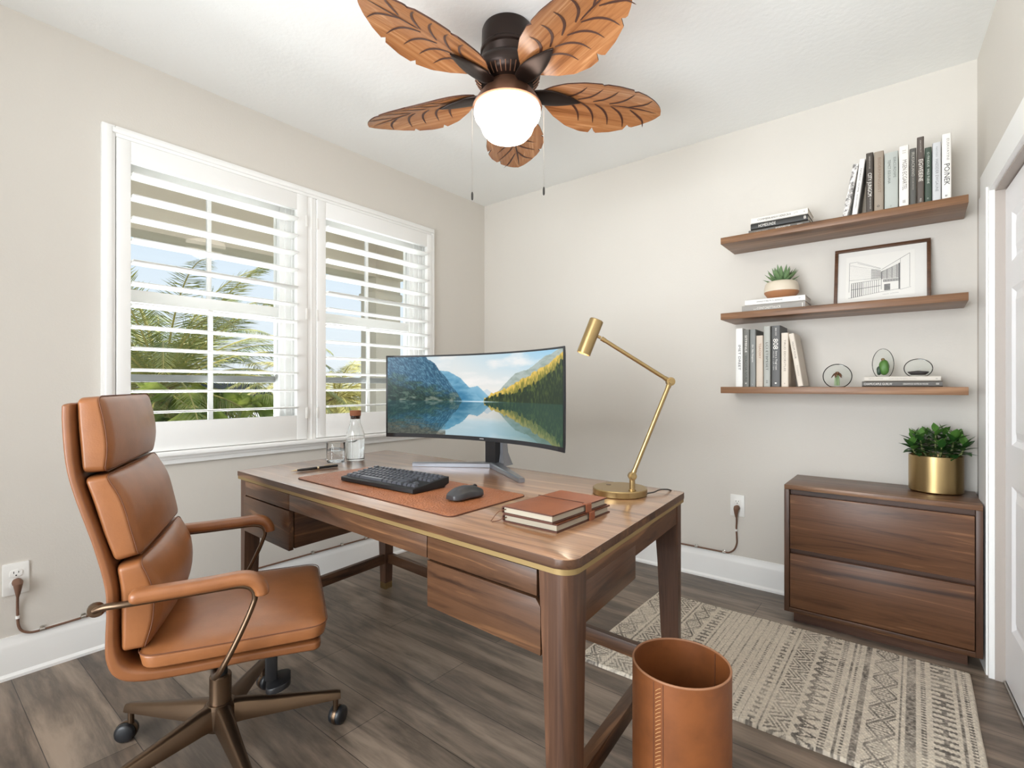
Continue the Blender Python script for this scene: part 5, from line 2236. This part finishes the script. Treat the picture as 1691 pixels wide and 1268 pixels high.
# ------------------------------------------------------------------ outlets, cords, clips
for lab, loc, rz in (('white wall outlet on the window wall behind the leather chair', (0.0, -2.575, 0.358), R(90)),
                     ('white wall outlet on the back wall left of the cabinet', (1.829, 0.0, 0.421), R(0))):
    t = thing('wall_outlet', lab, 'outlet', loc, rz)
    b = MB()
    b.prism(rounded_rect(-.036, -.058, .036, .058, .004, 3), 0.0, 0.005, lambda u, v, h: (u, -h, v), bev=.0015)
    b.build('cover_plate', white_plate, t)
    for dz in (0.0195, -0.0195):
        b = MB()
        b.prism(rounded_rect(-.017, -.014, .017, .014, .009, 5), 0.005, 0.0072, lambda u, v, h, dz=dz: (u, -h, v + dz), bev=.0006)
        rc = b.build('receptacle', white_plate, t)
        b = MB()
        b.box((-.0075, -.0076, dz + .000), (-.0055, -.0070, dz + .008))
        b.box((.0055, -.0076, dz + .001), (.0075, -.0070, dz + .0075))
        b.lathe([(0, 0), (.0024, 0), (.0024, .0005), (0, .0005)], 12, mtx=Matrix.Translation((0, -.0071, dz - .007)) @ Matrix.Rotation(R(90), 4, 'X'))
        b.build('slots', dark_slot, rc, angle=0)
    b = MB()
    b.lathe([(0, 0), (.003, 0), (.002, .001), (0, .0012)], 12, mtx=Matrix.Translation((0, -.005, 0)) @ Matrix.Rotation(R(90), 4, 'X'))
    b.build('screw', white_plate, t)

G6 = 'cable clips along the baseboard'


def cord(label, plug_at, out, path, lz):
    """out: unit vector away from the wall"""
    t = thing('power_cord', label, 'power cord', plug_at)
    P0_ = Vector(plug_at)
    b = MB()
    b.tube([Vector(p) - P0_ for p in path], 0.0042, 8)
    b.build('cable', cord_brown, t)
    b = MB()
    o = Vector(out)
    b.tube([o * 0.001 + Vector((0, 0, .010)), o * 0.014 + Vector((0, 0, .010)), o * 0.024 + Vector((0, 0, .004)), o * 0.024 + Vector((0, 0, -.018)), o * 0.018 + Vector((0, 0, -.040))], [.014, .0155, .013, .0090, .0048], 14)
    b.build('plug', cord_brown, t)


def clip(loc, axis, label):
    b = MB()
    L_ = 0.0075
    if axis == 'y':
        b.tube([(0, -L_, 0), (0, L_, 0)], 0.0062, 12)
        b.box((-.006, -L_ * .8, -.003), (0, L_ * .8, .012), .001)
    elif axis == 'x':
        b.tube([(-L_, 0, 0), (L_, 0, 0)], 0.0062, 12)
        b.box((-L_ * .8, 0, -.003), (L_ * .8, .006, .012), .001)
    else:
        b.tube([(0, 0, -L_ * .7), (0, 0, L_ * .7)], 0.0062, 12)
    o = b.build('cable_clip', steel_clip if axis != 'z' else white_plate)
    o.location = loc
    tag(o, label, 'cable clip', G6)


zb1 = 0.148
pl = (0.006, -2.573, 0.336)
pth = [(0.022, -2.573, 0.300), (0.010, -2.572, 0.262), (0.007, -2.571, 0.220), (0.007, -2.569, 0.185), (0.008, -2.558, 0.160), (0.010, -2.532, zb1 - .001), (0.010, -2.49, zb1 - .001)]
pth = smooth_path(pth, 30) + [Vector((0.010, y, zb1 + .004)) for y in (-2.3, -2.0, -1.6, -1.2, -0.8, -0.35)]
cord('brown power cord clipped along the window wall baseboard, plugged in behind the chair', pl, (1, 0, 0), pth, 0)
clip((0.007, -2.571, 0.216), 'z', 'white clip on the upright end of the cord by the chair')
for y, lab in ((-2.505, 'metal clip nearest the bend of the cord behind the chair'), (-2.385, 'metal clip on the cord just left of the chair back'), (-1.415, 'metal clip on the cord nearest the chair seat under the desk'), (-1.235, 'middle metal clip on the cord seen under the desk'), (-1.075, 'metal clip on the cord seen under the desk beside the far leg')):
    clip((0.010, y, zb1 if y < -2.4 else zb1 + .004), 'y', lab)
pr = (1.829, -0.006, 0.400)
pth = [(1.829, -0.022, 0.364), (1.826, -0.010, 0.330), (1.824, -0.007, 0.295), (1.826, -0.007, 0.25), (1.826, -0.007, 0.215), (1.812, -0.008, 0.180), (1.785, -0.010, 0.160), (1.755, -0.010, 0.158)]
pth = smooth_path(pth, 36) + [Vector((x, -0.010, 0.158)) for x in (1.6, 1.4, 1.2, 0.95)]
cord('brown power cord plugged into the back wall outlet left of the cabinet', pr, (0, -1, 0), pth, 0)
clip((1.824, -0.007, 0.288), 'z', 'white clip on the upright cord under the back wall outlet')
clip((1.762, -0.010, 0.158), 'x', 'metal clip at the bend below the back wall outlet')
clip((1.611, -0.010, 0.158), 'x', 'metal clip on the back wall cord beside the desk leg')

# ------------------------------------------------------------------ ceiling fan
fan = thing('ceiling_fan', 'ceiling fan with five carved wooden leaf blades and lit glass globe', 'ceiling fan', (1.345, -1.37, CH))
FZ = -CH


def fz(z):
    return z - CH


b = MB()
b.lathe([(0, fz(2.4395)), (.094, fz(2.4395)), (.098, fz(2.43)), (.100, fz(2.36)), (.104, fz(2.355)), (.104, fz(2.345)), (.098, fz(2.34)), (.086, fz(2.30)), (0, fz(2.30))], 56)
b.build('canopy', fan_bronze, fan, angle=30)
b = MB()
b.lathe([(0, fz(2.312)), (.100, fz(2.310)), (.118, fz(2.298)), (.128, fz(2.276)), (.128, fz(2.262)), (.120, fz(2.240)), (.095, fz(2.222)), (0, fz(2.222))], 56)
mo = b.build('motor_housing', fan_bronze, fan, angle=40)
b = MB()
for k in range(40):
    a = 2 * PI * k / 40
    d = Vector((math.cos(a), math.sin(a), 0))
    b.tube([d * .100 + Vector((0, 0, fz(2.2215))), d * .113 + Vector((0, 0, fz(2.2315))), d * .1245 + Vector((0, 0, fz(2.2480)))], 0.0022, 6)
b.build('vent_ribs', fan_bronze_light, mo)
b = MB()
b.lathe([(0, fz(2.232)), (.076, fz(2.232)), (.080, fz(2.216)), (.086, fz(2.208)), (.100, fz(2.192)), (.116, fz(2.170)), (.130, fz(2.148)), (.134, fz(2.139)), (.128, fz(2.136)), (0, fz(2.136))], 56)
b.build('light_fitter', fan_bronze_light, fan, angle=30)
b = MB()
b.lathe([(.124, fz(2.1365)), (.128, fz(2.128)), (.1285, fz(2.116)), (.124, fz(2.098)), (.112, fz(2.082)), (.105, fz(2.073)), (.102, fz(2.063)), (.095, fz(2.045)), (.079, fz(2.027)), (.054, fz(2.015)), (.025, fz(2.010)), (0, fz(2.009))], 56)
globe_m = emis('lit_frosted_glass', (255, 240, 226), GLOBE_POWER)
b.build('glass_shade', globe_m, fan, angle=80)
groove = mat('blade_groove', (70, 38, 24), 0.5)


def blade_outline():
    """leaf shape: u along the blade, w half width, with notches cut in the rim"""
    U0, U1 = 0.135, 0.655
    pr = [(0.0, .020), (.06, .052), (.15, .088), (.27, .118), (.40, .132), (.53, .132), (.66, .120), (.78, .098), (.88, .070), (.95, .042), (.985, .020), (1.0, .0)]

    def hw(t):
        for (a, wa), (c, wc) in zip(pr, pr[1:]):
            if a <= t <= c:
                return wa + (wc - wa) * (t - a) / (c - a)
        return 0
    N_ = 46
    up, dn = [], []
    for sgn, lst, notches in ((1, up, (.50, .78)), (-1, dn, (.40, .66))):
        for i in range(N_ + 1):
            t = i / N_
            w = hw(t)
            for nt_ in notches:
                dd = t - nt_
                if 0 <= dd < .035:
                    w -= 0.020 * (1 - dd / .035)
            lst.append((U0 + (U1 - U0) * t, sgn * max(w, 0.0)))
    return up, dn


def build_blade():
    up, dn = blade_outline()
    b = MB()
    T = 0.0055
    top, bot = [], []
    # grid across the width so the blade can be slightly cupped
    K = 8
    rows_t, rows_b = [], []
    for (u, w1), (_, w0) in zip(up, dn):
        rt_, rb_ = [], []
        for k in range(K + 1):
            v = w0 + (w1 - w0) * k / K
            z = -0.25 * v * v / 0.13 - 0.06 * max(0, u - .40) ** 2 * 4
            rt_.append(b.bm.verts.new((u, v, z + T)))
            rb_.append(b.bm.verts.new((u, v, z)))
        rows_t.append(rt_)
        rows_b.append(rb_)
    for i in range(len(rows_t) - 1):
        for k in range(K):
            for rws, fl in ((rows_t, False), (rows_b, True)):
                q = [rws[i][k], rws[i + 1][k], rws[i + 1][k + 1], rws[i][k + 1]]
                try:
                    b.bm.faces.new(q if not fl else list(reversed(q)))
                except ValueError:
                    pass
        b.mi = 1
        for k in (0, K):
            f = b.bm.faces.new((rows_b[i][k], rows_b[i + 1][k], rows_t[i + 1][k], rows_t[i][k]))
            f.material_index = 1
        b.mi = 0
    f = b.bm.faces.new(rows_b[0] + list(reversed(rows_t[0])))
    bmesh.ops.remove_doubles(b.bm, verts=b.bm.verts, dist=1e-6)
    o = b.build('blade', [blade_wood, groove], fan, angle=40)
    # carved veins
    g = MB()

    def surf(u, v):
        return Vector((u, v, -0.25 * v * v / 0.13 - 0.06 * max(0, u - .40) ** 2 * 4 - 0.0014))

    def vein(pts, w):
        n_ = 10
        P = [interp([(p[0], p[1], 0) for p in pts], i / n_) for i in range(n_ + 1)]
        W_ = [1.35 * w * math.sin(PI * (0.12 + 0.86 * i / n_)) ** .8 for i in range(n_ + 1)]
        prev = None
        for i, (p, ww) in enumerate(zip(P, W_)):
            t = P[min(i + 1, n_)] - P[max(i - 1, 0)]
            t.normalize()
            s = Vector((-t.y, t.x, 0)) * max(ww, .0003)
            a_, c_ = p + s, p - s
            row = (g.bm.verts.new(surf(a_.x, a_.y)), g.bm.verts.new(surf(c_.x, c_.y)))
            if prev:
                g.bm.faces.new((prev[0], row[0], row[1], prev[1]))
            prev = row
    for u0 in (.235, .300, .365, .435, .520):
        k = 1.0 if u0 < .45 else .8
        vein([(u0, .006), (u0 + .045, .028), (u0 + .075, .058 * k), (u0 + .090, .092 * k)], .0032)
        vein([(u0 - .012, -.006), (u0 + .028, -.026), (u0 + .050, -.056 * k), (u0 + .058, -.092 * k)], .0036)
    vein([(.44, 0), (.50, -.004), (.57, -.006), (.635, -.004)], .0024)
    g.build('carved_veins', groove, o, angle=0)
    ir = MB()

    def iron(x, y, z):
        u = (y + 1) / 2
        w = 0.036 * math.sin(PI * (0.10 + 0.90 * u) ** 0.8) ** .8 + .006 * (1 - u)
        return (0.095 + 0.205 * u, x * w, -0.010 + z * 0.008 * (1 - .5 * u) - 0.012 * (1 - u) ** 2 * 0)
    ib = ubox(iron, .8, .12, .9, 4, (4, 14, 1))
    ib.build('blade_iron', fan_bronze, o, angle=70)
    return o


bl0 = build_blade()
for k, ang in enumerate((52.5, 124.5, 196.5, 268.5, 340.5)):
    o = bl0 if k == 0 else copy_tree(bl0, fan)
    o.rotation_mode = 'XYZ'
    M_ = Matrix.Rotation(R(ang), 4, 'Z') @ Matrix.Rotation(R(-10.0), 4, 'X')
    o.rotation_euler = M_.to_euler()
    o.location = (0, 0, fz(2.208))
for (x, y, zend) in ((-0.106, -0.085, 1.783), (0.110, 0.088, 1.802)):
    b = MB()
    b.tube([(x * .93, y * .93, fz(2.150)), (x, y, fz(2.135)), (x, y, fz(zend + .028))], 0.0006, 5)
    pc = b.build('pull_chain', mat('chain_metal', (150, 142, 134), 0.4, .8), fan)
    b = MB()
    b.lathe([(0, fz(zend)), (.0030, fz(zend)), (.0042, fz(zend + .006)), (.0042, fz(zend + .024)), (.0022, fz(zend + .031)), (0, fz(zend + .032))], 14, c=(x, y, 0))
    b.build('pull', dark_slot, pc)
